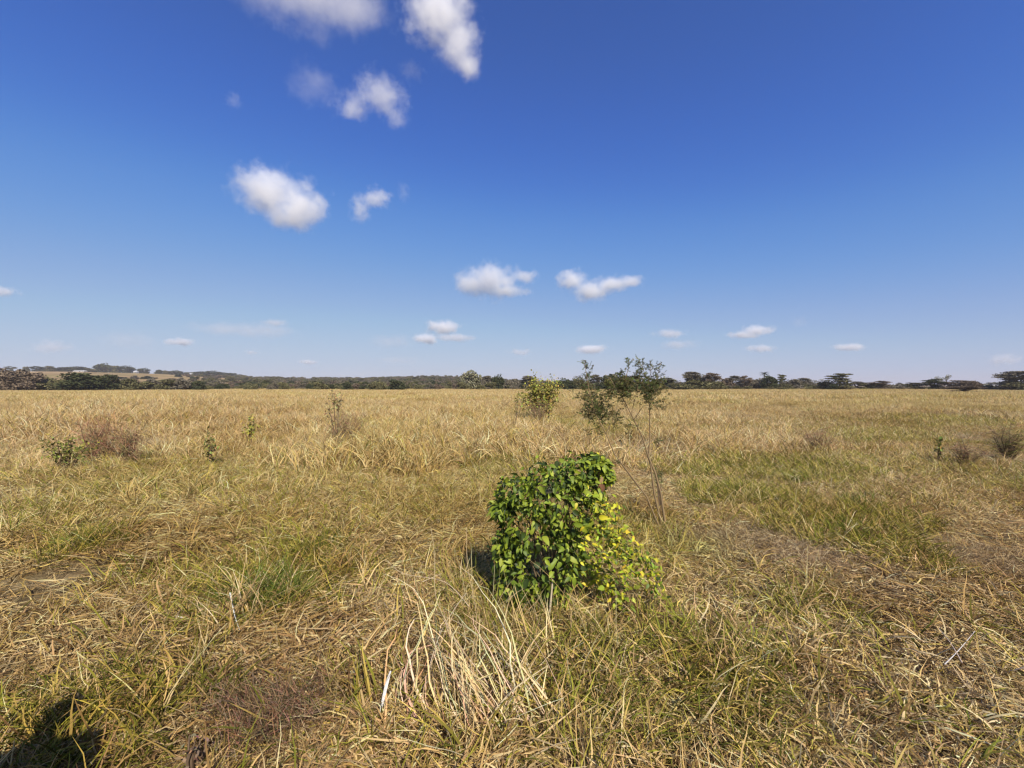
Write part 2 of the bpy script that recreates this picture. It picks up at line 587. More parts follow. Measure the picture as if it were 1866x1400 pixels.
# middle distance
x, y, r_ = jgrid(9.0, 37, 0.62, 1.3, 3, 23)
gsp = spot(x, y, GREEN_SPOTS)
nz1 = vnoise(x, y, .35, 6); nz2 = vnoise(x, y, .22, 7)
n = len(x)
left = 1 / (1 + np.exp((x / np.maximum(y, 1) + 0.05) * 5))
idx = np.where(nz1 > .68, choose(r_, mid_green, n), choose(r_, mid_dry, n))
idx = np.where((nz2 + left * .55 > .78) | (y > 22), choose(r_, mid_up, n), idx)
idx = np.where((vnoise(x, y, .5, 31) > .80), choose(r_, mid_brown, n), idx)
idx = np.where(gsp > .45, choose(r_, mid_green, n), idx)
s = r_.uniform(.65, 1.3, n) * (0.5 + 0.95 * nz2) * (0.85 + .35 * left)
put(x, y, idx, s, r_.uniform(0, 6.283, n))
# a few taller tufts that break the sightline
x, y, r_ = jgrid(7.5, 60, 2.6, 1.3, 3, 24)
n = len(x)
lf = x / np.maximum(y, 1) < -.1
keep = r_.random(n) < np.where(lf, .8, .4)
put(x[keep], y[keep], choose(r_, stalk + mid_up, n)[keep], (r_.uniform(.8, 1.5, n) * np.where(lf, 1.15, 1))[keep], r_.uniform(0, 6.283, n)[keep])
# far field
x, y, r_ = jgrid(36, 135, 1.75, 1.3, 6, 25)
n = len(x)
put(x, y, choose(r_, far_p, n), r_.uniform(.55, 1.0, n) * (.7 + .7 * vnoise(x, y, .11, 44)), r_.uniform(0, 6.283, n))

X = np.concatenate(PX); Y = np.concatenate(PY)
Z = gh(X, Y)
me = bpy.data.meshes.new("grass")
me.vertices.add(len(X))
me.vertices.foreach_set("co", np.stack([X, Y, Z], 1).astype(np.float32).ravel())
a = me.attributes.new("pick", 'INT', 'POINT'); a.data.foreach_set("value", np.concatenate(PI_).astype(np.int32))
a = me.attributes.new("size", 'FLOAT', 'POINT'); a.data.foreach_set("value", np.concatenate(PS).astype(np.float32))
v3 = np.zeros((len(X), 3), np.float32); v3[:, 2] = np.concatenate(PR)
a = me.attributes.new("turn", 'FLOAT_VECTOR', 'POINT'); a.data.foreach_set("vector", v3.ravel())
grass = bpy.data.objects.new("grass", me)
COL.objects.link(grass)
tag(grass, 'tangled mat of straw coloured and yellow green grass covering the whole field', 'grass', kind='stuff')
ng = bpy.data.node_groups.new("scatter grass", 'GeometryNodeTree')
ng.interface.new_socket("Geometry", in_out='INPUT', socket_type='NodeSocketGeometry')
ng.interface.new_socket("Geometry", in_out='OUTPUT', socket_type='NodeSocketGeometry')
gi = ng.nodes.new("NodeGroupInput"); go = ng.nodes.new("NodeGroupOutput")
m2p = ng.nodes.new("GeometryNodeMeshToPoints")
iop = ng.nodes.new("GeometryNodeInstanceOnPoints")
ci = ng.nodes.new("GeometryNodeCollectionInfo")
ci.inputs['Collection'].default_value = gcol
ci.inputs['Separate Children'].default_value = True
ci.inputs['Reset Children'].default_value = True
na1 = ng.nodes.new("GeometryNodeInputNamedAttribute"); na1.data_type = 'INT'; na1.inputs[0].default_value = "pick"
na2 = ng.nodes.new("GeometryNodeInputNamedAttribute"); na2.data_type = 'FLOAT'; na2.inputs[0].default_value = "size"
na3 = ng.nodes.new("GeometryNodeInputNamedAttribute"); na3.data_type = 'FLOAT_VECTOR'; na3.inputs[0].default_value = "turn"
lk = ng.links
lk.new(gi.outputs[0], m2p.inputs[0])
lk.new(m2p.outputs[0], iop.inputs['Points'])
lk.new(ci.outputs[0], iop.inputs['Instance'])
iop.inputs['Pick Instance'].default_value = True
lk.new(na1.outputs['Attribute'], iop.inputs['Instance Index'])
lk.new(na2.outputs['Attribute'], iop.inputs['Scale'])
lk.new(na3.outputs['Attribute'], iop.inputs['Rotation'])
lk.new(iop.outputs[0], go.inputs[0])
mod = grass.modifiers.new("scatter", 'NODES')
mod.node_group = ng

# ------------------------------------------------------------------ trees of the far edge
def leaf_cloud(A, c, rad, n, size, cols, rng, flat=0.0, shell=0.55):
    """n small random leaf clumps through an uneven ellipsoid"""
    c = np.asarray(c, float); rad = np.asarray(rad, float)
    d = rng.normal(0, 1, (n, 3)); d /= np.linalg.norm(d, axis=1)[:, None]
    rr_ = (shell + (1 - shell) * rng.random(n)) ** .7
    # lumps
    lump = 1 + .20 * np.sin(d[:, 0] * 5 + c[0] * 3) * np.sin(d[:, 1] * 4 + c[1]) + .14 * np.sin(d[:, 2] * 7 + d[:, 0] * 6)
    P = c + d * rad * (rr_ * lump)[:, None]
    u = rng.normal(0, 1, (n, 3)); u /= np.linalg.norm(u, axis=1)[:, None]
    u[:, 2] *= (1 - flat)
    v = np.cross(u, rng.normal(0, 1, (n, 3))); v /= np.linalg.norm(v, axis=1)[:, None]
    v[:, 2] *= (1 - flat)
    sz = size * (.6 + .8 * rng.random(n))[:, None]
    V = np.stack([P - u * sz - v * sz * .5, P + u * sz - v * sz * .6, P + u * sz * .7 + v * sz * .6, P - u * sz * .8 + v * sz * .5], 1)
    Fq = np.arange(n * 4).reshape(n, 4)
    cols = np.asarray(cols)
    # whole clumps share a shade
    key = (np.floor(P[:, 0] / .9) * 7 + np.floor(P[:, 1] / .9) * 13 + np.floor(P[:, 2] / .7) * 29).astype(int)
    cc = (.45 * cols[np.abs(key) % len(cols)] + .55 * cols[rng.integers(0, len(cols), n)]) * (1 + rng.normal(0, .16, n))[:, None]
    A.add(V.reshape(-1, 3), Fq, np.repeat(np.clip(cc, .004, .8), 4, 0))


OLIVE = [(0.135, 0.130, 0.055), (0.165, 0.152, 0.068), (0.100, 0.098, 0.042), (0.205, 0.180, 0.090)]
DARKG = [(0.065, 0.075, 0.033), (0.085, 0.092, 0.040), (0.048, 0.056, 0.026)]
GREYB = [(0.175, 0.150, 0.105), (0.145, 0.128, 0.088), (0.205, 0.180, 0.125)]
BROWN = [(0.185, 0.140, 0.095), (0.155, 0.120, 0.082), (0.220, 0.165, 0.115)]
PALEG = [(0.25, 0.24, 0.14), (0.20, 0.20, 0.11), (0.28, 0.25, 0.17)]
BARKC = (0.11, 0.085, 0.065)


def tree_proto(kind, pal, seed):
    """unit tree: height 1*5 m, width about 5 m; returns (trunk mesh, crown mesh)"""
    rg = np.random.default_rng(seed)
    T, Cn = Acc(), Acc()
    if kind == 'round':
        T.tube([(0, 0, -.1), (.05, 0, .8), (.02, .05, 1.6)], [.16, .12, .07], BARKC, 6)
        for k in range(6):
            a = k * 1.05 + rg.random()
            T.tube([(0.03, 0, .7), (.9 * math.cos(a), .9 * math.sin(a), 1.9), (1.5 * math.cos(a), 1.5 * math.sin(a), 2.8)], [.08, .05, .02], BARKC, 4)
        leaf_cloud(Cn, (0, 0, 2.6), (1.9, 1.9, 2.1), 900, .17, pal, rg)
        for k in range(9):
            a = rg.random() * 6.283
            q = rg.random()
            leaf_cloud(Cn, (1.5 * math.cos(a), 1.5 * math.sin(a), 1.0 + 2.6 * q), (1.0, 1.0, .85), 260, .16, pal, rg)
        leaf_cloud(Cn, (0, 0, .8), (2.1, 2.1, .8), 500, .17, pal, rg)
    elif kind == 'bush':
        for k in range(7):
            a = k * .9 + rg.random()
            T.tube([(.1 * math.cos(a), .1 * math.sin(a), -.1), (.9 * math.cos(a), .9 * math.sin(a), 1.7), (1.7 * math.cos(a), 1.7 * math.sin(a), 3.4)], [.09, .05, .02], BARKC, 4)
        for k in range(15):
            a = rg.random() * 6.283; q = rg.random() ** .5 * 1.7
            hgt = rg.random() * 3.6 * (1 - .32 * q / 1.7)
            leaf_cloud(Cn, (q * math.cos(a), q * math.sin(a), .5 + hgt), (.95, .95, .75), 210, .16, pal, rg)
        leaf_cloud(Cn, (0, 0, 1.2), (2.2, 2.2, 1.4), 700, .17, pal, rg)
    elif kind == 'umbrella':
        lean = rg.normal(0, .25)
        T.tube([(0, 0, -.1), (lean * .4, 0, 1.3), (lean, 0, 2.3)], [.17, .13, .09], BARKC, 6)
        for k in range(8):
            a = k * .8 + rg.random() * .5
            q = .9 + rg.random() * 1.1
            T.tube([(lean * .5, 0, 1.4 + .5 * rg.random()), (lean + q * .5 * math.cos(a), q * .5 * math.sin(a), 2.9), (lean + q * math.cos(a), q * math.sin(a), 4.2)], [.08, .05, .02], BARKC, 4)
        for k in range(11):
            a = rg.random() * 6.283; q = rg.random() ** .5 * 1.75
            leaf_cloud(Cn, (lean + q * math.cos(a), q * math.sin(a), 4.5 - .42 * q * q + rg.normal(0, .1)), (.85, .85, .28), 180, .13, pal, rg, .5, .2)
        for k in range(12):
            a = rg.random() * 6.283; q = .3 + rg.random() * 1.3
            leaf_cloud(Cn, (lean + q * math.cos(a), q * math.sin(a), 2.2 + rg.random() * 1.6), (.75, .75, .4), 110, .12, pal, rg, .3, .2)
        for k in range(8):
            a = rg.random() * 6.283; q = .3 + rg.random() * 1.7
            leaf_cloud(Cn, (lean + q * math.cos(a), q * math.sin(a), .5 + rg.random() * 1.3), (.8, .8, .6), 120, .12, pal, rg, .1, .2)
    elif kind == 'tiered':
        T.tube([(0, 0, -.1), (.1, 0, 1.5), (-.05, 0, 3.0), (.05, 0, 4.5)], [.2, .16, .1, .04], BARKC, 6)
        for zt, wd in ((4.7, 1.1), (4.15, 1.55), (3.5, 1.5), (2.8, 1.75), (2.0, 1.6), (1.2, 1.45), (.6, 1.2)):
            for k in range(6):
                a = rg.random() * 6.283; q = rg.random() ** .5 * wd
                T.tube([(0, 0, zt - .5), (q * math.cos(a), q * math.sin(a), zt - .05)], [.05, .015], BARKC, 4)
                leaf_cloud(Cn, (q * math.cos(a), q * math.sin(a), zt + rg.normal(0, .08)), (.8, .8, .24), 130, .13, pal, rg, .5, .2)
        leaf_cloud(Cn, (0, 0, 2.2), (1.3, 1.3, 1.9), 420, .15, pal, rg)
    elif kind == 'wispy':
        for k in range(11):
            a = rg.random() * 6.283; q = .5 + rg.random() * 1.6
            z = 2.4 + 2.5 * rg.random()
            p = [(0, 0, 0), (q * .3 * math.cos(a), q * .3 * math.sin(a), z * .45), (q * math.cos(a), q * math.sin(a), z)]
            T.tube(p, [.08, .05, .012], (0.20, 0.17, 0.14), 4)
            for j in range(5):
                b = a + rg.normal(0, 1); s_ = .4 + .5 * rg.random(); t = .4 + .5 * rg.random()
                o = Vector(p[1]).lerp(Vector(p[2]), t)
                T.tube([o, o + Vector((s_ * math.cos(b), s_ * math.sin(b), s_ * .9))], [.025, .008], (0.20, 0.17, 0.14), 3)
            leaf_cloud(Cn, p[2], (.7, .7, .6), 60, .09, pal, rg, 0, .1)
    if not Cn.V:
        leaf_cloud(Cn, (0, 0, 2), (1, 1, 1), 10, .1, pal, rg)
    return T.mesh("trunk", M_BARK), Cn.mesh("crown", M_CROWN)


PROTO = {}
BOUND = {}
_seed = 100
for kind, pal, pname, cnt in (('round', DARKG, 'dark', 2), ('round', OLIVE, 'olive', 2), ('bush', OLIVE, 'olive', 3), ('bush', DARKG, 'dark', 2),
                              ('bush', BROWN, 'brown', 2), ('bush', GREYB, 'grey', 2), ('umbrella', GREYB, 'grey', 2), ('umbrella', OLIVE, 'olive', 3),
                              ('umbrella', DARKG, 'dark', 1), ('umbrella', BROWN, 'brown', 2), ('tiered', OLIVE, 'olive', 2), ('wispy', PALEG, 'pale', 2), ('bush', PALEG, 'pale', 1)):
    for k in range(cnt):
        _seed += 1
        PROTO.setdefault((kind, pname), []).append(tree_proto(kind, pal, _seed))
rt = random.Random(5)


def tree(name, cat, label, group, kind, pname, px, top, width, Y, zbase=0.0):
    """px/top/width in photo pixels, Y distance in metres"""
    tm, cm = rt.choice(PROTO[(kind, pname)])
    H = CAMZ - (top - HOR) / F * Y - zbase
    W_ = width * Y / F
    r0 = empty(name, ((px - 933) / F * Y, Y, zbase), rt.random() * 6.28)
    if cm.name not in BOUND:
        cv = np.zeros(len(cm.vertices) * 3, np.float32); cm.vertices.foreach_get("co", cv); cv = cv.reshape(-1, 3)
        BOUND[cm.name] = (np.percentile(cv[:, 0], 99) - np.percentile(cv[:, 0], 1), np.percentile(cv[:, 2], 99.3))
    bw, bh = BOUND[cm.name]
    r0.scale = (W_ * 1.06 / bw, W_ * 1.06 / bw, H * 1.03 / bh)
    for nm, me in (("trunk", tm), ("crown", cm)):
        o = bpy.data.objects.new(nm, me)
        COL.objects.link(o)
        o.parent = r0
    tag(r0, label, cat, group)
    return r0


GR = 'trees and bushes along the right far edge of the field'
GC = 'trees and bushes along the middle of the far edge'
GL = 'bushes along the left far edge of the field'
T_ = [
    # name, cat, label, group, kind, palette, px, top, width, Y
    ('acacia_tree', 'tree', 'flat-topped olive acacia showing just right of the sapling tips', GC, 'umbrella', 'olive', 1211, 690, 34, 128),
    ('acacia_tree', 'tree', 'tall greyish flat-crowned tree at the left of the clump right of the sapling', GR, 'umbrella', 'grey', 1259, 679, 30, 122),
    ('bushy_tree', 'tree', 'dark rounded tree squeezed between the two umbrella crowns right of the sapling', GR, 'round', 'olive', 1275, 687, 24, 124),
    ('acacia_tree', 'tree', 'umbrella-crowned tree at the right of the clump right of the sapling', GR, 'umbrella', 'brown', 1296, 681, 29, 121),
    ('bush', 'bush', 'wide olive bush at the foot of the clump right of the sapling', GR, 'bush', 'olive', 1255, 694, 36, 119),
    ('bush', 'bush', 'greyish olive bush under the umbrella crown of the clump right of the sapling', GR, 'bush', 'olive', 1292, 696, 40, 118),
    ('bush', 'bush', 'low pinkish brown bush between two umbrella-crowned clumps', GR, 'bush', 'brown', 1322, 692, 30, 125),
    ('acacia_tree', 'tree', 'small pale umbrella tree, first left of the palm clump', GR, 'umbrella', 'grey', 1340, 686, 24, 130),
    ('acacia_tree', 'tree', 'darker umbrella tree touching the small pale one left of the palm', GR, 'umbrella', 'brown', 1357, 686, 19, 127),
    ('bush', 'bush', 'low dark bush just left of the dark mound under the palm', GR, 'bush', 'grey', 1379, 691, 24, 130),
    ('bushy_tree', 'tree', 'nearly black rounded mound of foliage beneath the palm', GR, 'round', 'dark', 1400, 687, 23, 126),
    ('acacia_tree', 'tree', 'slender two-tiered flat tree standing alone right of the palm', GR, 'tiered', 'olive', 1425, 684, 13, 128),
    ('bush', 'bush', 'low grey bush right of the slender two-tiered tree', GR, 'bush', 'grey', 1446, 693, 30, 127),
    ('acacia_tree', 'tree', 'broad low umbrella tree halfway between the palm and the big tiered tree', GR, 'umbrella', 'grey', 1466, 690, 26, 129),
    ('pale_tree', 'tree', 'pale wispy leafless tree left of the big tiered tree', GR, 'wispy', 'pale', 1483, 692, 24, 131),
    ('bush', 'bush', 'smooth rounded olive bush just left of the big tiered tree', GR, 'bush', 'olive', 1495, 697, 34, 122),
    ('acacia_tree', 'tree', 'big dark tiered flat-topped tree standing clear of its neighbours at right', GR, 'tiered', 'olive', 1530, 682, 36, 117),
    ('bush', 'bush', 'dark bush at the left foot of the big tiered tree', GR, 'bush', 'dark', 1517, 701, 16, 115),
    ('acacia_tree', 'tree', 'pale flat tree directly right of the big tiered tree', GR, 'umbrella', 'grey', 1560, 696, 26, 128),
    ('acacia_tree', 'tree', 'small olive dome-shaped tree, second right of the big tiered tree', GR, 'umbrella', 'olive', 1581, 698, 26, 126),
    ('acacia_tree', 'tree', 'brownish dome-shaped tree, third right of the big tiered tree', GR, 'umbrella', 'brown', 1606, 695, 30, 124),
    ('bush', 'bush', 'low dome bush before the sky gap at right', GR, 'bush', 'grey', 1632, 701, 28, 126),
    ('acacia_tree', 'tree', 'small olive umbrella tree just right of the sky gap', GR, 'umbrella', 'olive', 1666, 698, 30, 125),
    ('acacia_tree', 'tree', 'dark wide umbrella tree left of the bare grey tree', GR, 'umbrella', 'dark', 1697, 692, 32, 122),
    ('bare_tree', 'tree', 'bare grey leafless tree poking above the umbrella trees at right', GR, 'wispy', 'pale', 1721, 684, 22, 128),
    ('acacia_tree', 'tree', 'reddish brown umbrella tree just right of the bare grey tree', GR, 'umbrella', 'brown', 1741, 694, 40, 119),
    ('bush', 'bush', 'grey-brown bush right of the reddish umbrella tree', GR, 'bush', 'brown', 1771, 696, 34, 121),
    ('bush', 'bush', 'small dark low bush near the right edge of the photo', GR, 'bush', 'dark', 1796, 703, 24, 122),
    ('pale_tree', 'tree', 'pale wispy greyish tree left of the large edge tree', GR, 'wispy', 'pale', 1815, 697, 30, 125),
    ('acacia_tree', 'tree', 'large grey umbrella tree cut by the right edge of the photo', GR, 'umbrella', 'grey', 1856, 678, 60, 116),
    ('bush', 'bush', 'olive bush at the foot of the large tree on the right edge', GR, 'bush', 'olive', 1858, 696, 46, 114),
    ('acacia_tree', 'tree', 'olive umbrella tree beyond the right edge of the photo', GR, 'umbrella', 'olive', 1925, 684, 60, 118),
    ('acacia_tree', 'tree', 'small low brownish umbrella shrub standing forward in the grass at right', GR, 'umbrella', 'brown', 1755, 704, 44, 84),
    ('bushy_tree', 'tree', 'big dark round tree directly behind the sapling', GC, 'round', 'dark', 1124, 683, 48, 112),
    ('bushy_tree', 'tree', 'dark tree at the right shoulder of the big round one behind the sapling', GC, 'round', 'dark', 1153, 687, 34, 115),
    ('acacia_tree', 'tree', 'umbrella tree between the two sprays of the sapling', GC, 'umbrella', 'grey', 1084, 684, 20, 124),
    ('bushy_tree', 'tree', 'small dark tree just left of the left spray of the sapling', GC, 'round', 'olive', 1053, 689, 24, 124),
    ('bushy_tree', 'tree', 'dark round tree just right of the yellow-green shrub', GC, 'round', 'dark', 1029, 692, 26, 122),
    ('acacia_tree', 'tree', 'greyish umbrella tree just left of the yellow-green shrub', GC, 'umbrella', 'grey', 961, 686, 26, 128),
    ('bush', 'bush', 'grey bush in the middle of the far edge left of the yellow-green shrub', GC, 'bush', 'grey', 935, 692, 26, 128),
    ('bushy_tree', 'tree', 'dark round tree at the right end of the wooded hill', GC, 'round', 'dark', 908, 686, 20, 126),
    ('acacia_tree', 'tree', 'small umbrella tree beside the dark round tree right of the hill', GC, 'umbrella', 'grey', 888, 686, 20, 130),
    ('bushy_tree', 'tree', 'pale grey-green tree rising above the right slope of the wooded hill', GC, 'bush', 'pale', 857, 679, 36, 130),
    ('bush', 'bush', 'dark green bush in front of the wooded hill left of the pale tree', GC, 'bush', 'dark', 723, 694, 32, 118),
    ('bush', 'bush', 'olive bush left of the dark one before the wooded hill', GC, 'bush', 'olive', 688, 697, 28, 118),
    ('bush', 'bush', 'small dark bush just right of the thin weed on the skyline', GC, 'bush', 'dark', 633, 699, 20, 118),
    ('bush', 'bush', 'brown bush cut by the left edge of the photo', GL, 'bush', 'brown', 6, 676, 34, 104),
    ('bush', 'bush', 'large rounded pinkish brown bush near the left edge', GL, 'bush', 'brown', 42, 678, 52, 106),
    ('bush', 'bush', 'olive bush between the pinkish brown bush and the big dark one', GL, 'bush', 'olive', 84, 688, 46, 110),
    ('bush', 'bush', 'low olive bush at the left foot of the big dark one', GL, 'bush', 'olive', 112, 691, 30, 108),
    ('spreading_bush', 'bush', 'biggest dark green spreading bush at left below the bare rise', GL, 'bush', 'dark', 148, 682, 62, 105),
    ('spreading_bush', 'bush', 'dark green right half of the biggest bush clump below the bare rise', GL, 'bush', 'dark', 188, 685, 50, 107),
    ('bush', 'bush', 'olive bush just right of the biggest dark bush', GL, 'bush', 'olive', 222, 695, 34, 112),
    ('bush', 'bush', 'green bush second right of the biggest dark bush', GL, 'bush', 'olive', 247, 692, 36, 110),
    ('bush', 'bush', 'grey-green bush third right of the biggest dark bush', GL, 'bush', 'grey', 275, 695, 34, 113),
    ('bush', 'bush', 'dark bush below the golden strip of pasture', GL, 'bush', 'olive', 303, 693, 34, 113),
    ('bush', 'bush', 'nearly black small bush right of the golden strip of pasture', GL, 'bush', 'dark', 362, 696, 20, 114),
    ('bush', 'bush', 'brownish green bush right below the end of the golden strip', GL, 'bush', 'grey', 334, 694, 34, 114),
    ('bush', 'bush', 'olive brown bush cut by the left edge lower in the grass', GL, 'bush', 'olive', -30, 684, 60, 104),
]
for t in T_:
    tree(*t)

# ridge trees on the skyline at left
GH = 'small trees along the skyline of the bare rise'
RID = [
    ('flat-topped tiny tree, leftmost on the skyline of the bare rise', 'umbrella', 'olive', 20, 668, 13),
    ('tiny dark bush on the skyline, second from the left', 'bush', 'olive', 47, 669, 9),
    ('dark flat tree on the skyline, third from the left', 'umbrella', 'dark', 67, 668, 16),
    ('grey-green dome tree on the skyline left of the long pale roof', 'bush', 'olive', 87, 668, 18),
    ('long low dark crown at the left end of the pale roof', 'bush', 'dark', 116, 670, 26),
    ('long low dark crown right above the pale roof', 'bush', 'dark', 140, 669, 28),
    ('low olive crown at the right end of the pale roof', 'bush', 'olive', 163, 671, 18),
    ('tallest dark rounded tree on the skyline of the bare rise', 'round', 'dark', 188, 664, 24),
    ('lower grey tree touching the right side of the tallest skyline tree', 'bush', 'olive', 205, 667, 18),
    ('dark domed tree on the skyline just left of the white house', 'round', 'dark', 227, 668, 26),
    ('small round dark tree on the skyline just right of the white house', 'round', 'dark', 262, 672, 14),
    ('small peaked tree on the falling skyline, second right of the white house', 'bush', 'dark', 289, 674.5, 11),
    ('pale small tree on the falling skyline, third right of the white house', 'bush', 'olive', 303, 676, 10),
    ('dark dome on the falling skyline left of the tin roof', 'round', 'dark', 320, 676, 18),
    ('low dark crown just above the tin roof', 'bush', 'dark', 341, 679, 20),
    ('dark crown right of the tin roof on the falling skyline', 'round', 'dark', 362, 678, 20),
    ('widest dark crown where the bare rise meets the woods', 'round', 'dark', 386, 677, 28),
    ('dark crown right of the widest one where the woods begin', 'round', 'dark', 410, 680, 26),
    ('last dark skyline crown before the even line of woods', 'round', 'olive', 434, 683, 24),
]
for lab, kind, pn, px, top, wd in RID:
    Y = 744.0 * math.cos(math.atan((px - 933) / F))
    x_ = (px - 933) / F * Y
    tree('distant_tree', 'tree', lab, GH, kind, pn, px, top, wd * 1.05, Y, float(hill_h(x_, Y)) - .6)

# ------------------------------------------------------------------ palm
pr_ = empty('palm_tree', ((1393 - 933) / F * 132, 132, 0))
A = Acc()
Hp = CAMZ + (702 - 681) / F * 132
A.tube([(0, 0, -.1), (.05, 0, Hp * .5), (0, 0, Hp)], [.17, .13, .12], (0.13, 0.11, 0.09), 7)
A.build('trunk', M_BARK, pr_)
rg = np.random.default_rng(77)
Cn = Acc()
for k in range(24):
    a = k * 2.4; up = .9 - .055 * k
    prev = Vector((0, 0, Hp))
    pts = [prev]
    d = Vector((math.cos(a), math.sin(a), up + .15)).normalized()
    for j in range(6):
        prev = prev + d * .24
        d = (d + Vector((0, 0, -.17))).normalized()
        pts.append(prev)
    side = Vector((-math.sin(a), math.cos(a), 0))
    for j in range(1, 7):
        wv = .17 * math.sin(math.pi * (j + .6) / 8)
        for sgn in (-1, 1):
            for q in range(3):
                p = pts[j - 1].lerp(pts[j], q / 3)
                tip = p + side * sgn * wv * 1.5 + (pts[j] - pts[j - 1]) * .9 + Vector((0, 0, -.06))
                n_ = (pts[j] - pts[j - 1]).normalized() * .03
                Cn.add([p - n_, p + n_, tip + n_ * .3, tip - n_ * .3], [(0, 1, 2, 3)], (0.035, 0.045, 0.02))
Cn.build('crown', M_CROWN, pr_)
tag(pr_, 'single dark palm with a bare trunk rising above the black mound of foliage', 'palm tree', GR)

# ------------------------------------------------------------------ far-off scrub and woods
tcol = bpy.data.collections.new("woodland kinds")
tk = 0
for key in (('bush', 'olive'), ('bush', 'dark'), ('bush', 'grey'), ('bush', 'brown'), ('round', 'olive'), ('umbrella', 'olive'), ('umbrella', 'grey')):
    for tm, cm in PROTO[key][:2]:
        o = bpy.data.objects.new("woodland_kind_%02d" % tk, cm)
        tcol.objects.link(o)
        tk += 1


def scatter(name, pts, idx, sc, label, cat):
    me = bpy.data.meshes.new(name)
    me.vertices.add(len(pts))
    me.vertices.foreach_set("co", np.asarray(pts, np.float32).ravel())
    a = me.attributes.new("pick", 'INT', 'POINT'); a.data.foreach_set("value", np.asarray(idx, np.int32))
    a = me.attributes.new("size", 'FLOAT_VECTOR', 'POINT'); a.data.foreach_set("vector", np.asarray(sc, np.float32).ravel())
    v3 = np.zeros((len(pts), 3), np.float32); v3[:, 2] = np.random.default_rng(1).random(len(pts)) * 6.28
    a = me.attributes.new("turn", 'FLOAT_VECTOR', 'POINT'); a.data.foreach_set("vector", v3.ravel())
    o = bpy.data.objects.new(name, me)
    COL.objects.link(o)
    g2 = ng.copy()
    for nd in g2.nodes:
        if nd.bl_idname == "GeometryNodeCollectionInfo": nd.inputs['Collection'].default_value = tcol
        if nd.bl_idname == "GeometryNodeInputNamedAttribute" and nd.inputs[0].default_value == "size":
            nd.data_type = 'FLOAT_VECTOR'
            for l in list(g2.links):
                if l.to_socket.name == 'Scale' and l.to_node.bl_idname == "GeometryNodeInstanceOnPoints": g2.links.remove(l)
            io = [q for q in g2.nodes if q.bl_idname == "GeometryNodeInstanceOnPoints"][0]
            g2.links.new(nd.outputs['Attribute'], io.inputs['Scale'])
    md = o.modifiers.new("scatter", 'NODES')
    md.node_group = g2
    tag(o, label, cat, kind='stuff')
    return o


rg = np.random.default_rng(9)
pts, idx, sc = [], [], []
# scrub belt just beyond the field: rows of bushes, thin at the right
for k in range(900):
    px = rg.uniform(-260, 2150)
    Y = rg.uniform(118, 185)
    x_ = (px - 933) / F * Y
    if px < 480: h_, lo = 3.2, 1.6
    elif px < 900: h_, lo = 3.4, 1.8
    elif px < 1320: h_, lo = 2.9, 1.6
    elif px < 1520: h_, lo = 2.2, 1.0
    else: h_, lo = 1.35, .6
    hh = rg.uniform(lo, h_)
    ww = rg.uniform(2.2, 4.2)
    pts.append((x_, Y, -.2)); sc.append((ww / 4.6, ww / 4.6, hh / 4.6))
    q = rg.random()
    idx.append(int(rg.integers(0, 3)) if q < .35 else int(rg.integers(0, 8)) if px < 1200 else int(rg.integers(3, tk)))
scatter('scrub', pts, idx, sc, 'low belt of olive and brown scrub along the foot of the far trees', 'scrub')
pts, idx, sc = [], [], []
for k in range(5200):
    px = rg.uniform(300, 2400)
    Y = rg.uniform(200, 640)
    if px < 470 and rg.random() > ((px - 300) / 170) ** 1.2 * (0.4 + .6 * (Y > 480)): continue
    if px > 960 and rg.random() < (.55 if px < 1320 else .8 if px < 1500 else .97): continue
    x_ = (px - 933) / F * Y
    hh = rg.uniform(2.2, 4.2) * (1.0 if px < 960 else 1.0)
    ww = rg.uniform(4, 8)
    pts.append((x_, Y, float(hill_h(x_, Y)) - .3)); sc.append((ww / 4.6, ww / 4.6, hh / 4.6)); idx.append(int(rg.integers(0, tk)))
for k in range(260):   # scattered bushes on and below the bare rise
    px = rg.uniform(-300, 470); Y = rg.uniform(170, 330)
    if Y > 240 and rg.random() < .8: continue
    x_ = (px - 933) / F * Y
    ww = rg.uniform(3, 7); hh = rg.uniform(1.5, 3.2)
    pts.append((x_, Y, float(hill_h(x_, Y)) - .2)); sc.append((ww / 4.6, ww / 4.6, hh / 4.6)); idx.append(int(rg.integers(0, 8)))
scatter('woodland', pts, idx, sc, 'far-off olive woods covering the low hill on the horizon', 'woodland')


# ------------------------------------------------------------------ far houses
def flat_mat(name, c, rough=.7):
    m = bpy.data.materials.new(name); m.use_nodes = True
    nt = m.node_tree; pr = nt.nodes["Principled BSDF"]
    nz = N(nt, "ShaderNodeTexNoise"); nz.inputs['Scale'].default_value = 1.5; nz.inputs['Detail'].default_value = 5
    cr = N(nt, "ShaderNodeValToRGB")
    cr.color_ramp.elements[0].color = (*[v * .78 for v in c], 1); cr.color_ramp.elements[1].color = (*[min(v * 1.1, .85) for v in c], 1)
    tc = N(nt, "ShaderNodeTexCoord")
    nt.links.new(tc.outputs['Object'], nz.inputs['Vector'])
    nt.links.new(nz.outputs['Fac'], cr.inputs[0]); nt.links.new(cr.outputs[0], pr.inputs['Base Color'])
    pr.inputs['Roughness'].default_value = rough
    return m


M_WALL = flat_mat("limewashed wall", (.52, .50, .46)); M_TIN = flat_mat("tin roof", (.60, .58, .56), .5); M_DOOR = flat_mat("dark opening", (.05, .045, .04))


def box(name, parent, mat, cx, cy_, cz, sx, sy, sz):
    bm = bmesh.new(); bmesh.ops.create_cube(bm, size=1.0)
    for v in bm.verts: v.co = Vector((v.co.x * sx + cx, v.co.y * sy + cy_, v.co.z * sz + cz))
    me = bpy.data.meshes.new(name); bm.to_mesh(me); bm.free()
    return link_mesh(name, me, mat, parent)


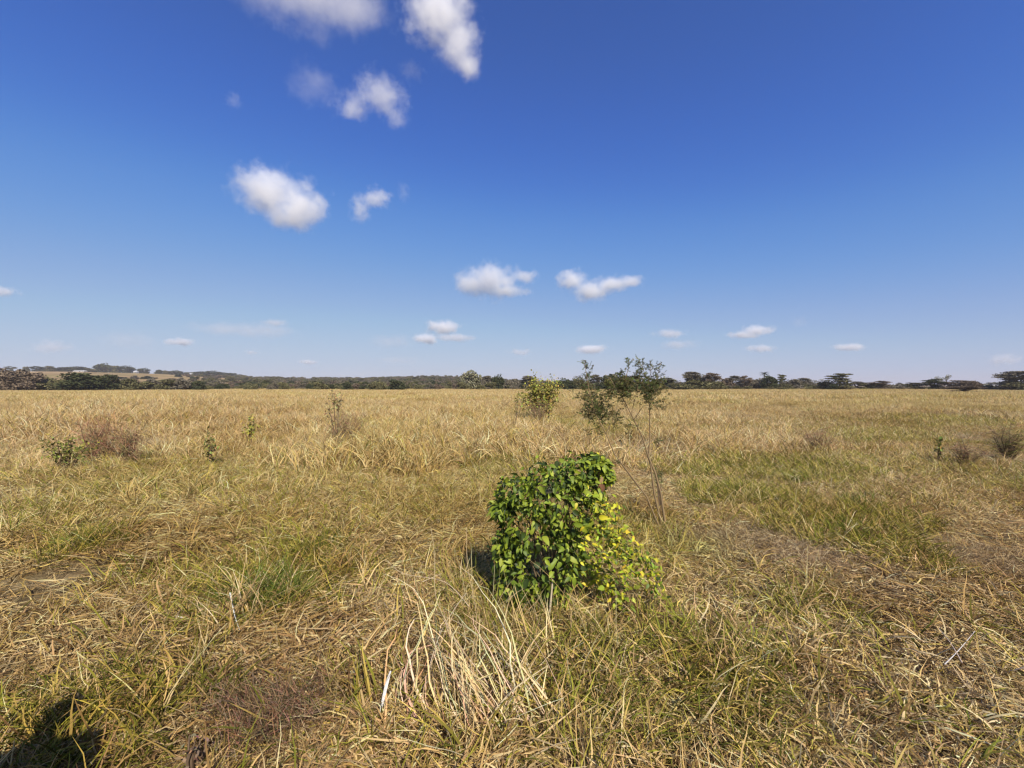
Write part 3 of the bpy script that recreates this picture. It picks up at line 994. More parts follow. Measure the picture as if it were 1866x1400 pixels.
def house(px, py_base, Wp, Hp_, Y, label):
    Y *= math.cos(math.atan((px - 933) / F))
    x_ = (px - 933) / F * Y
    z = float(hill_h(x_, Y)) - .1
    Wm = Wp * Y / F; Hm = Hp_ * Y / F
    r0 = empty('house', (x_, Y, z))
    tag(r0, label, 'house', 'small far houses')
    box('wall', r0, M_WALL, 0, 0, Hm * .3 - .5, Wm, 4.5, Hm * .6 + 1.0)
    box('door', r0, M_DOOR, Wm * .12, -2.27, Hm * .22, .9, .06, Hm * .44)
    for q in (-.3, .36):
        box('window', r0, M_DOOR, Wm * q, -2.27, Hm * .34, .8, .06, Hm * .2)
    bm = bmesh.new()
    e = .35
    A_ = [(-Wm / 2 - e, -2.6, Hm * .6), (Wm / 2 + e, -2.6, Hm * .6), (Wm / 2 + e, 2.6, Hm * .6), (-Wm / 2 - e, 2.6, Hm * .6), (-Wm / 2 - e, 0, Hm), (Wm / 2 + e, 0, Hm)]
    vs = [bm.verts.new(v) for v in A_]
    for f in ((0, 1, 5, 4), (2, 3, 4, 5), (1, 2, 5), (3, 0, 4), (3, 2, 1, 0)): bm.faces.new([vs[i] for i in f])
    me = bpy.data.meshes.new('roof'); bm.to_mesh(me); bm.free()
    link_mesh('roof', me, M_TIN, r0)


house(146, 677, 20, 2.9, 728, 'long low building with a pale roof on the skyline below the dark crowns')
house(248, 680, 5, 4.0, 728, 'tiny white house on the skyline between two dark trees')
house(344, 685, 11, 4, 690, 'small building with a tin roof on the falling slope')
house(694, 695.5, 10, 5, 420, 'white roofed building showing through the woods of the low hill')

# ------------------------------------------------------------------ broad-leaved bush in the foreground
LEAFG = [(0.150, 0.205, 0.020), (0.092, 0.138, 0.015), (0.220, 0.270, 0.026), (0.032, 0.052, 0.008), (0.26, 0.30, 0.028)]
LEAFY = [(0.40, 0.40, 0.028), (0.29, 0.32, 0.025), (0.52, 0.47, 0.032), (0.19, 0.23, 0.020)]


def leaf(A, p, tip, nrm, L, W_, col, cup=.25, droop=.25):
    """one ovate leaf with a folded midrib: 4 rows x 3"""
    t = tip.normalized(); n = (nrm - t * nrm.dot(t))
    if n.length < 1e-4: n = t.orthogonal()
    n.normalize(); s = t.cross(n)
    V, C = [], []
    prof = ((0, .10), (.22, .86), (.5, 1.0), (.78, .62), (1.0, .04))
    for f, wv in prof:
        c = p + t * (L * f) - n * (droop * L * f * f)
        for q in (-1, 0, 1):
            V.append(tuple(c + s * (q * W_ * .5 * wv) + n * (abs(q) * cup * W_ * .5 * wv)))
            C.append([v * (1.15 if q == 0 else 1.0) for v in col])
    Fq = []
    for r in range(4):
        for q in range(2):
            b = r * 3 + q
            Fq.append((b, b + 1, b + 4, b + 3))
    A.add(V, Fq, C)


rb = random.Random(11)
by = 3.12
# lobes of the bush from the photograph: (px, py, rx px, rz px, depth radius m)
LOBES = [(948, 896, 40, 30, .17), (1000, 876, 46, 32, .20), (1050, 858, 38, 26, .20), (1082, 842, 22, 16, .12), (1103, 862, 12, 16, .09), (962, 955, 54, 50, .25), (1030, 925, 50, 50, .25),
         (985, 1015, 70, 62, .28), (936, 1045, 34, 50, .22), (1078, 895, 22, 26, .15), (1005, 905, 62, 42, .24), (1030, 1000, 32, 48, .22), (985, 1080, 48, 32, .2), (914, 925, 14, 12, .1), (925, 1000, 24, 30, .16)]
bush = empty('leafy_bush', (BUSH[0], BUSH[1], 0))
tag(bush, 'dense broad-leaved bright green bush standing in the foreground grass', 'bush')
bl = Acc(); bs = Acc()
org = Vector((BUSH[0], BUSH[1], 0))
lob = [(at(a_, b_, by), c_ / F * by, d_ / F * by, e_) for a_, b_, c_, d_, e_ in LOBES]


def inside(p):
    return min(((p.x - c.x) / rx) ** 2 + ((p.y - c.y) / dp) ** 2 + ((p.z - c.z) / rz) ** 2 for c, rx, rz, dp in lob)


cnt = 0
tries = 0
while cnt < 4600 and tries < 160000:
    tries += 1
    c, rx, rz, dp = rb.choice(lob)
    d = Vector((rb.gauss(0, 1), rb.gauss(0, 1), rb.gauss(0, 1))).normalized()
    k = rb.uniform(.70, 1.06) if rb.random() < .88 else rb.uniform(1.05, 1.38)
    p = Vector((c.x + d.x * rx * k, c.y + d.y * dp * k, c.z + d.z * rz * k))
    ins = inside(p)
    if ins < .42 or p.z < .08: continue
    if d.y > .4 and rb.random() < .5: continue
    nrm = Vector((d.x * .6, d.y * .6 - .1, d.z * .4 + .5)) + Vector((rb.gauss(0, .5), rb.gauss(0, .5), rb.gauss(0, .4)))
    nrm.normalize()
    tip = Vector((d.x * .6 + rb.gauss(0, .6), d.y * .6 + rb.gauss(0, .5), -.35 + rb.gauss(0, .5)))
    Ls = rb.choice((.024, .030, .036, .042, .048, .056)) * rb.uniform(.85, 1.15) * (1.15 if p.z < .75 else .95)
    col = rb.choice(LEAFG[:4] if rb.random() < .8 else LEAFG[2:])
    yel = max(0, min(1, ((p.x - .40) * 1.9 + (.65 - p.z) * .5)))
    if rb.random() < yel * .7: col = rb.choice(LEAFY[1:] + LEAFG[4:])
    g_ = rb.uniform(.85, 1.2)
    leaf(bl, p - org, tip, nrm, Ls, Ls * rb.uniform(.42, .68), [v * g_ for v in col], rb.uniform(.1, .6), rb.uniform(.0, .9))
    cnt += 1
for k in range(30):
    c, rx, rz, dp = rb.choice(lob)
    e = Vector((c.x + rb.uniform(-.8, .8) * rx, c.y + rb.uniform(-.8, .8) * dp, c.z + rb.uniform(-.3, .9) * rz))
    b0 = Vector((BUSH[0] + rb.uniform(-.12, .12), BUSH[1] + rb.uniform(-.1, .1), -.03))
    mdl = b0.lerp(e, .5) + Vector((rb.uniform(-.08, .08), rb.uniform(-.08, .08), .05))
    bs.tube([b0 - org, mdl - org, e - org], [.008, .005, .0025], (.16, .12, .07), 5)
bl.build('foliage', M_LEAF, bush, smooth=False)
bs.build('stems', M_BARK, bush, smooth=True)
A = Acc()
dl = at(1094, 880, by - .12) - org
leaf(A, dl, Vector((.1, 0, -1)), Vector((0.2, -1, .2)), .085, .055, (.20, .10, .055), .5, .2)
leaf(A, dl + Vector((.01, .01, .045)), Vector((-.15, 0, -1)), Vector((0.3, -1, .1)), .06, .03, (.36, .25, .12), .6, .1)
tag(A.build('dead_leaf', M_LEAF, bush), 'curled brown dead leaf at the bush\'s upper right')

# trailing yellow-green vine to the lower right
vine = empty('trailing_vine', tuple(at(1150, 1110, 2.95).xy) + (0,))
vo = vine.location.copy()
tag(vine, 'yellow-green leafy vine sprawling out from the right foot of the green bush', 'vine')
vl = Acc(); vs_ = Acc()
RUN = [[(1060, 900), (1105, 930), (1130, 960), (1150, 985)], [(1080, 940), (1120, 985), (1160, 1005), (1185, 1035), (1205, 1085)],
       [(1060, 980), (1100, 1010), (1140, 1030), (1175, 1060)], [(1050, 1010), (1078, 1035), (1095, 1055), (1110, 1070)],
       [(1070, 1040), (1092, 1075), (1108, 1105), (1118, 1115)], [(1100, 1060), (1130, 1090), (1145, 1112)], [(1080, 920), (1110, 925), (1120, 915)],
       [(1090, 960), (1140, 990), (1180, 1020), (1200, 1060)], [(1055, 950), (1100, 975), (1145, 1010)], [(1060, 1020), (1110, 1040), (1150, 1075)],
       [(1075, 900), (1098, 940), (1125, 1000), (1150, 1040)]]
for ri, run in enumerate(RUN):
    Y0 = 3.0 + rb.uniform(-.16, .18)
    P = [at(a_, b_, Y0 - .03 * i + rb.uniform(-.03, .03)) for i, (a_, b_) in enumerate(run)]
    vs_.tube([p - vo for p in P], [.004] * len(P), (.22, .18, .08), 5)
    for i in range(len(P) - 1):
        nl = max(8, int((P[i + 1] - P[i]).length / .0046))
        for j in range(nl):
            q = P[i].lerp(P[i + 1], (j + rb.random()) / nl) + Vector((rb.gauss(0, .030), rb.gauss(0, .035), rb.gauss(0, .028)))
            nrm = Vector((.3 + rb.gauss(0, .4), -.5 + rb.gauss(0, .4), .7 + rb.gauss(0, .3)))
            tip = Vector((rb.gauss(.2, .6), rb.gauss(-.2, .5), rb.gauss(-.2, .5)))
            Ls = rb.uniform(.026, .046) if ri not in (4, 5, 3) else rb.uniform(.036, .062)
            col = rb.choice(LEAFY) if rb.random() < .75 or ri in (3, 4) else rb.choice(LEAFG[1:])
            leaf(vl, q - vo, tip, nrm, Ls, Ls * rb.uniform(.42, .62), [v * rb.uniform(.8, 1.15) for v in col], rb.uniform(.1, .5), rb.uniform(-.1, .4))
vl.build('foliage', M_LEAF, vine)
vs_.build('stems', M_BARK, vine, smooth=True)

# ------------------------------------------------------------------ feathery acacia sapling
sy = 4.85
sap = empty('acacia_sapling', tuple(at(1212, 958, sy).xy) + (0,))
s0 = sap.location.copy()
tag(sap, 'tall thin thorny sapling with feathery dark leaves rising behind the green bush', 'sapling')
ss = Acc(); sf = Acc()
SC = (.24, .17, .09)
rs = random.Random(3)


def sp(px, py, dy=0.0): return at(px, py, sy + dy)


STEMS = [([(1213, 962), (1204, 900), (1194, 862), (1181, 832)], .013, .010, 0),
         ([(1207, 962), (1192, 900), (1186, 850), (1180, 828), (1170, 795), (1155, 765), (1140, 735), (1126, 712), (1112, 690), (1105, 686)], .012, .003, .0),
         ([(1181, 832), (1184, 800), (1184, 760), (1183, 728), (1180, 700), (1172, 672), (1163, 654)], .008, .002, .08),
         ([(1200, 958), (1178, 905), (1150, 868), (1120, 828), (1104, 790), (1085, 755), (1075, 720), (1070, 690), (1064, 657)], .009, .002, -.15),
         ([(1165, 890), (1135, 850), (1105, 825)], .006, .002, .1),
         ([(1183, 728), (1192, 705), (1198, 685), (1203, 664)], .004, .0015, .12),
         ([(1180, 700), (1186, 680), (1185, 660)], .003, .0015, .05),
         ([(1126, 712), (1140, 690), (1146, 668), (1145, 655)], .004, .0015, -.02),
         ([(1150, 755), (1160, 715), (1165, 685), (1172, 662)], .004, .0015, .02),
         ([(1155, 765), (1172, 740), (1200, 735), (1212, 742)], .004, .0015, .05),
         ([(1085, 755), (1068, 742), (1055, 732)], .004, .0015, -.1),
         ([(1104, 790), (1120, 760), (1125, 735)], .004, .0015, -.15),
         ([(1181, 832), (1195, 818), (1202, 805)], .004, .0015, .0),
         ([(1181, 842), (1150, 842), (1110, 842), (1080, 838)], .003, .0015, .05),
         ([(1190, 826), (1225, 818), (1262, 805)], .003, .001, .0)]
for pts_, r0_, r1_, dy in STEMS:
    P = [sp(a_, b_, dy + rs.uniform(-.02, .02)) - s0 for a_, b_ in pts_]
    n = len(P)
    ss.tube(P, [1.0 * (r0_ + (r1_ - r0_) * i / (n - 1)) for i in range(n)], SC if r0_ > .0035 else (.30, .22, .12), 6)
    for i in range(n - 1):
        for j in range(5):
            q = P[i].lerp(P[i + 1], rs.random())
            d = Vector((rs.gauss(0, 1), rs.gauss(0, 1), rs.gauss(.2, .6))).normalized() * rs.uniform(.012, .03)
            ss.tube([q, q + d], [.0016, .0003], (.35, .28, .18), 3)


FEA = [(0.085, 0.095, 0.034), (0.115, 0.122, 0.042), (0.060, 0.070, 0.026), (0.15, 0.15, 0.055)]


def sprig(o, d, L, den=1.0):
    """twig with little double rows of leaflets"""
    ss.tube([o, o + d * L], [.0022, .0008], (.12, .09, .06), 3)
    nf = max(3, int(L / .020 * den))
    for i in range(nf):
        b = o + d * (L * (i + .5) / nf)
        fd = (Vector((rs.gauss(0, 1), rs.gauss(0, 1), rs.gauss(.1, .7)))).normalized()
        fl = rs.uniform(.022, .048)
        sd_ = fd.cross(Vector((rs.gauss(0, 1), rs.gauss(0, 1), rs.gauss(0, 1)))).normalized()
        col = [v * rs.uniform(.8, 1.25) for v in rs.choice(FEA)]
        m = 5
        for j in range(m):
            c = b + fd * (fl * (j + .6) / m)
            for sg in (-1, 1):
                e = c + sd_ * sg * rs.uniform(.006, .011)
                wv = fd * .0022
                sf.add([tuple(c - wv), tuple(c + wv), tuple(e + wv * .8), tuple(e - wv * .8)], [(0, 1, 2, 3)], col)


# foliage masses: (px, py, rx, ry, count)
MASS = [(1088, 748, 30, 24, 170), (1102, 728, 30, 18, 40), (1075, 722, 22, 18, 55), (1130, 704, 30, 17, 190), (1140, 720, 20, 14, 40), (1100, 760, 36, 16, 46), (1182, 716, 16, 17, 95),
        (1162, 694, 20, 15, 45), (1192, 702, 22, 18, 85), (1068, 700, 9, 18, 36), (1085, 790, 32, 16, 14), (1195, 735, 26, 12, 22), (1125, 768, 30, 14, 16),
        (1115, 842, 22, 8, 8), (1146, 800, 22, 14, 8)]
for mx_, my_, rx, ry, n in MASS:
    for k in range(int(n * .9)):
        a_ = rs.uniform(0, 6.283); q = rs.random() ** .7
        o = sp(mx_ + rx * q * math.cos(a_), my_ + ry * q * math.sin(a_), rs.gauss(0, .13)) - s0
        d = Vector((rs.gauss(0, .8), rs.gauss(0, .8), rs.gauss(.25, .6))).normalized()
        sprig(o, d, rs.uniform(.05, .12))
for pts_, n in (([(1070, 692), (1064, 657)], 14), ([(1073, 690), (1076, 668)], 10), ([(1146, 680), (1144, 655)], 10), ([(1160, 690), (1163, 653)], 22), ([(1170, 690), (1172, 660)], 16),
                ([(1180, 690), (1186, 660)], 14), ([(1192, 700), (1203, 664)], 14), ([(1125, 690), (1138, 674)], 8), ([(1104, 696), (1103, 686)], 4), ([(1183, 730), (1184, 760)], 6), ([(1192, 815), (1203, 800)], 9)):
    for k in range(n):
        f = rs.random()
        o = sp(pts_[0][0] * (1 - f) + pts_[1][0] * f + rs.gauss(0, 2.2), pts_[0][1] * (1 - f) + pts_[1][1] * f, rs.gauss(0, .04)) - s0
        sprig(o, Vector((rs.gauss(0, .6), rs.gauss(0, .6), rs.gauss(.5, .4))).normalized(), rs.uniform(.025, .06))
ss.build('stems', M_BARK, sap, smooth=True)
sf.build('foliage', M_FINE, sap)


# ------------------------------------------------------------------ smaller plants in the grass
def shrublet(name, cat, label, px, pbase, ptop, wpx, Y, pal, n, Ls, stemc=(.16, .11, .07), spread=1.0, group=None, low=0.15, fuzzy=False, nst=9):
    """branching little shrub; px extents from the photo"""
    x_ = (px - 933) / F * Y
    H = CAMZ - (ptop - HOR) / F * Y
    W_ = wpx / F * Y * .5
    r0 = empty(name, (x_, Y, float(gh(x_, Y))))
    S, Lf = Acc(), Acc()
    rq = random.Random(int(px * 7 + ptop))
    for k in range(nst):
        a_ = rq.uniform(0, 6.283); q = rq.random() ** .6
        e = Vector((W_ * q * math.cos(a_), W_ * q * .8 * math.sin(a_), H * rq.uniform(.55, 1.0) * (1 - .25 * q)))
        m = e * .5 + Vector((rq.gauss(0, W_ * .12), rq.gauss(0, W_ * .12), H * .06))
        S.tube([(0, 0, -.05), m, e], [.010, .006, .002], stemc, 5)
        for j in range(int(n / nst)):
            t = rq.uniform(low, 1.03)
            p = m.lerp(e, (t - .5) * 2) if t > .5 else Vector((0, 0, 0)).lerp(m, t * 2)
            p = p + Vector((rq.gauss(0, W_ * .16), rq.gauss(0, W_ * .16), rq.gauss(0, H * .05)))
            col = [v * rq.uniform(.75, 1.2) for v in rq.choice(pal)]
            L_ = Ls * rq.uniform(.7, 1.3)
            if fuzzy:
                d = Vector((rq.gauss(0, .7), rq.gauss(0, .7), rq.gauss(.5, .6))).normalized()
                s_ = d.orthogonal().normalized() * (.0013 if Y < 3 else .003)
                Lf.add([tuple(p - s_), tuple(p + s_), tuple(p + d * L_ + s_ * .4), tuple(p + d * L_ - s_ * .4)], [(0, 1, 2, 3)], col)
            else:
                leaf(Lf, p, Vector((rq.gauss(0, .8), rq.gauss(0, .8), rq.gauss(0, .6))), Vector((rq.gauss(.2, .5), rq.gauss(-.3, .5), 1)), L_, L_ * .5, col)
    S.build('stems', M_BARK, r0, smooth=True)
    Lf.build('foliage', M_FINE, r0)
    tag(r0, label, cat, group)
    return r0


YG = [(.34, .31, .07), (.26, .24, .06), (.44, .39, .09), (.16, .15, .04)]
DRY = [(.38, .26, .14), (.29, .19, .10), (.50, .36, .19), (.16, .10, .05)]
OLV = [(.21, .19, .055), (.15, .145, .045), (.30, .27, .08)]
GS = 'small plants standing up out of the grass'
shrublet('yellow_shrub', 'shrub', 'yellow-green shrub with spiky tips standing in the field left of the sapling', 985, 748, 676, 78, 17.5, YG, 2600, .10, low=.25, nst=24)
shrublet('yellow_shrub', 'shrub', 'taller yellow-green shoot at the upper right of the yellow-green shrub', 1000, 748, 668, 22, 17.6, YG, 420, .09, low=.5, nst=6)
shrublet('sprig', 'shrub', 'small dark sprig just left of the yellow-green shrub', 941, 742, 700, 26, 16.5, OLV, 110, .06, low=.6, nst=6)
shrublet('dead_brush', 'shrub', 'mauve-brown dead brush at the foot of the yellow-green shrub', 975, 750, 722, 70, 16.4, DRY, 900, .12, fuzzy=True, nst=16)
shrublet('tall_weed', 'weed', 'single thin weed with small leaves crossing the skyline left of centre', 614, 775, 688, 34, 11.0, [(.34, .26, .13), (.24, .19, .09), (.42, .33, .16)], 320, .06, low=.66, nst=7)
shrublet('dead_brush', 'shrub', 'brown brush around the foot of the thin weed', 630, 785, 748, 90, 11.2, DRY, 1100, .16, fuzzy=True, nst=18)
shrublet('leafy_weed', 'weed', 'yellow-green leafy weed in the tall grass at left', 455, 775, 735, 34, 10.2, YG, 150, .07, low=.35, nst=7)
shrublet('leafy_weed', 'weed', 'olive leafy weed in the tall grass nearer the left', 384, 815, 775, 34, 8.0, OLV, 150, .06, low=.3, nst=7)
shrublet('low_plant', 'weed', 'dark green spreading plant in front of the reddish brush at far left', 125, 825, 787, 90, 7.6, [(.14, .13, .04), (.20, .19, .05), (.10, .09, .03), (.32, .32, .07)], 420, .06, low=.3, nst=14)
shrublet('dead_brush', 'shrub', 'fuzzy reddish brown brush at the left of the field', 180, 805, 752, 110, 8.6, [(.36, .21, .11), (.26, .15, .08), (.48, .32, .17)], 1700, .17, fuzzy=True, nst=24)
shrublet('dead_brush', 'shrub', 'darker brown brush just right of the reddish fuzzy one at left', 235, 815, 778, 56, 8.0, DRY, 1100, .14, fuzzy=True, nst=14)
shrublet('dead_brush', 'shrub', 'small round brown tuft standing alone in the right half of the field', 1493, 800, 767, 56, 9.6, DRY, 1000, .14, fuzzy=True, nst=16)
shrublet('dead_brush', 'shrub', 'large dark brown brush at the right edge of the field', 1838, 815, 762, 84, 8.8, DRY + OLV, 1700, .17, fuzzy=True, nst=24)
shrublet('dead_brush', 'shrub', 'low brown brush left of the large dark one at the right edge', 1765, 828, 800, 60, 7.8, DRY, 800, .14, fuzzy=True, nst=14)
shrublet('feathery_sprig', 'weed', 'little olive sprig standing left of the brown brush at right', 1708, 818, 790, 24, 8.2, OLV, 60, .07, low=.4, nst=4)
shrublet('feathery_weed', 'weed', 'small feathery grey-green weed to the right of the sapling stem', 1204, 830, 800, 20, 5.3, [(.13, .14, .05), (.18, .17, .07)], 260, .04, fuzzy=True, low=.75, nst=3)
shrublet('brown_weed', 'weed', 'reddish brown withered weed in the lower left foreground', 350, 1400, 1330, 70, 1.72, [(.26, .16, .10), (.20, .12, .075)], 45, .022, low=.45, nst=6)
shrublet('brown_weed', 'weed', 'purplish brown withered brush in the bottom foreground left of the straw clump', 490, 1370, 1255, 270, 1.98, [(.22, .14, .075), (.32, .21, .12), (.09, .06, .03)], 3600, .06, fuzzy=True, nst=26)


# ------------------------------------------------------------------ tussocks
def tussock(name, cat, label, px, py, z, sets, rz=0.0, group=None):
    x_, y_ = gpt(px, py, z)
    A = Acc()
    for s_ in sets: A.add(*s_)
    me = A.mesh(name, M_TUSS)
    o = link_mesh(name, me, None)
    o.location = (x_, y_, float(gh(x_, y_)))
    tag(o, label, cat, group)
    return o


GT = 'green grass tussocks'
BG = np.array([[.12, .16, .028], [.08, .12, .022], [.17, .20, .038], [.24, .25, .06]])
tr_ = np.random.default_rng(55)
tussock('grass_tussock', 'tussock', 'dark green grass tussock in the left foreground', 490, 1090, .05,
        [blades(520, .22, (.16, .42), (.005, .011), (5, 60), (15, 70), 6, tr_, BG, STRAW, .08, kink=.2),
         blades(70, .24, (.2, .42), (.004, .009), (10, 65), (10, 60), 6, tr_, STRAW[:4], None, 0, kink=.25)], group=GT)
tussock('grass_tussock', 'tussock', 'pale straw tussock leaning against the dark green one in the left foreground', 425, 1130, .03,
        [blades(130, .14, (.2, .46), (.004, .010), (5, 60), (10, 60), 6, tr_, STRAW[:5], BG, .1, kink=.22)], group=GT)
for (px, py, sz, n, lab) in ((1340, 850, .30, 220, 'bright green tussock in the field right of the sapling'), (1275, 860, .22, 140, 'small green tussock closest to the sapling on its right'),
                             (1345, 905, .28, 220, 'rich green tussock below the bright one right of the sapling'), (1455, 875, .25, 160, 'yellow-green tussock farther right of the two rich green ones'),
                             (1570, 925, .26, 200, 'dark green tussock in the right middle of the field'), (1560, 985, .26, 220, 'bright green low tussock at the end of the mauve mat'),
                             (150, 985, .16, 120, 'small bright green tuft above the worn mauve hollow at left'), (575, 1000, .16, 120, 'small green tuft behind the dark green tussock'),
                             (1720, 790, .8, 300, 'pale green growth spread across the far right of the field')):
    tussock('grass_tussock', 'tussock', lab, px, py, .05,
            [blades(n, sz, (.12, .32), (.006, .011), (5, 60), (15, 70), 5, tr_, BG, STRAW, .2, kink=.25)], group=GT)

# the large straw clump of bent stalks in the bottom middle
cx, cyy = gpt(900, 1340, .0)
A = Acc()
A.add(*blades(80, .20, (.25, .60), (.004, .009), (5, 50), (0, 60), 8, tr_, STRAW[:4], GREENS[2:4], .10, kink=.12, taper=.8))
A.add(*blades(110, .26, (.25, .55), (.005, .013), (50, 85), (0, 25), 7, tr_, STRAW[:4], STRAW[4:7], .25, kink=.16, taper=.9, azi=-.7, azs=.7))
A.add(*blades(150, .34, (.18, .42), (.005, .013), (50, 88), (0, 25), 6, tr_, STRAW[:4], STRAW[4:7], .3, kink=.2, taper=.9))
# long stalks slumped together: feet spread wide, heads meeting
rc_ = random.Random(21)
org_c = Vector((cx, cyy, 0))
for k in range(95):
    f_ = rc_.random()
    foot = at(720 + 330 * f_ + rc_.gauss(0, 18), 1400 - 70 * rc_.random(), 1.84 + rc_.uniform(0, .12))
    foot.z = .01
    hy = rc_.uniform(2.2, 2.75)
    head = at(795 + rc_.gauss(0, 32) + 60 * (f_ - .35), rc_.choice((1030, 1080, 1110, 1140, 1170, 1210)) + rc_.gauss(0, 22), hy)
    head.z = max(.12, head.z)
    q_ = rc_.uniform(.55, 1.05)
    head = foot.lerp(head, q_)
    bow = Vector((rc_.gauss(0, .085), rc_.gauss(0, .05), rc_.uniform(.0, .09)))
    P_ = [foot.lerp(head, i / 9) + bow * (4 * (i / 9) * (1 - i / 9)) + Vector((rc_.gauss(0, .007), rc_.gauss(0, .007), rc_.gauss(0, .004))) for i in range(10)]
    if rc_.random() < .55:   # snapped stalk
        kb = rc_.randint(4, 8); dv = Vector((rc_.gauss(0, .10), rc_.gauss(0, .08), -rc_.uniform(.03, .14)))
        for i in range(kb, 10): P_[i] = P_[i] + dv * ((i - kb + 1) / (10 - kb))
        for p_ in P_: p_.z = max(p_.z, .012)
    wv = rc_.uniform(.004, .011); tw_ = rc_.uniform(-.9, .9)
    c_ = [v * rc_.uniform(.7, 1.05) for v in STRAW[rc_.choice((0, 0, 1, 3, 3, 6))] * 1.08]
    V_, F_ = [], []
    for i, p_ in enumerate(P_):
        d_ = (P_[min(i + 1, 9)] - P_[max(i - 1, 0)]).normalized()
        s_ = d_.cross(Vector((math.sin(tw_ + i * .12), 0, math.cos(tw_ + i * .12)))).normalized() * wv * .5 * (1 - .6 * (i / 9) ** 2)
        V_ += [tuple(p_ - s_ - org_c), tuple(p_ + s_ - org_c)]
    for i in range(9): F_.append((2 * i, 2 * i + 1, 2 * i + 3, 2 * i + 2))
    A.add(V_, F_, c_)
clump = link_mesh('straw_clump', A.mesh('straw_clump', M_TUSS), None)
clump.location = (cx, cyy, 0)
tag(clump, 'large clump of long pale bent straw stalks in the bottom middle foreground', 'straw clump')

# hand-laid long stalks read from the photograph
ST = Acc()
stalks_root = empty('straw_stalks', (at(850, 1400, 1.8).x, 1.9, 0))
so_ = stalks_root.location.copy()


def stalk_px(pts_, Y0, Y1, wid, col, name, label, broad=False):
    P = [at(a_, b_, Y0 + (Y1 - Y0) * i / (len(pts_) - 1)) for i, (a_, b_) in enumerate(pts_)]
    # smooth the polyline
    Q = []
    n = len(P)
    for i in range(n - 1):
        p0 = P[max(i - 1, 0)]; p1 = P[i]; p2 = P[i + 1]; p3 = P[min(i + 2, n - 1)]
        for j in range(5):
            t = j / 5
            Q.append(.5 * ((2 * p1) + (p2 - p0) * t + (2 * p0 - 5 * p1 + 4 * p2 - p3) * t * t + (3 * p1 - p0 - 3 * p2 + p3) * t ** 3))
    Q.append(P[-1])
    A = Acc()
    m = len(Q)
    if broad:
        V, Fq = [], []
        for i, q in enumerate(Q):
            f = i / (m - 1)
            d = (Q[min(i + 1, m - 1)] - Q[max(i - 1, 0)]).normalized()
            s_ = d.cross(Vector((0.3, 1, .25))).normalized() * wid * .5 * (math.sin(math.pi * min(.97, .12 + f * .85)) ** .6)
            nn = d.cross(s_).normalized() * wid * .12
            V += [q - s_, q + nn, q + s_]
        for i in range(m - 1):
            for k in range(2): Fq.append((i * 3 + k, i * 3 + k + 1, i * 3 + k + 4, i * 3 + k + 3))
        A.add([tuple(v) for v in V], Fq, col)
    else:
        A.tube(Q, [wid * .5 * (1 - .55 * i / (m - 1)) for i in range(m)], col, 5)
    return A


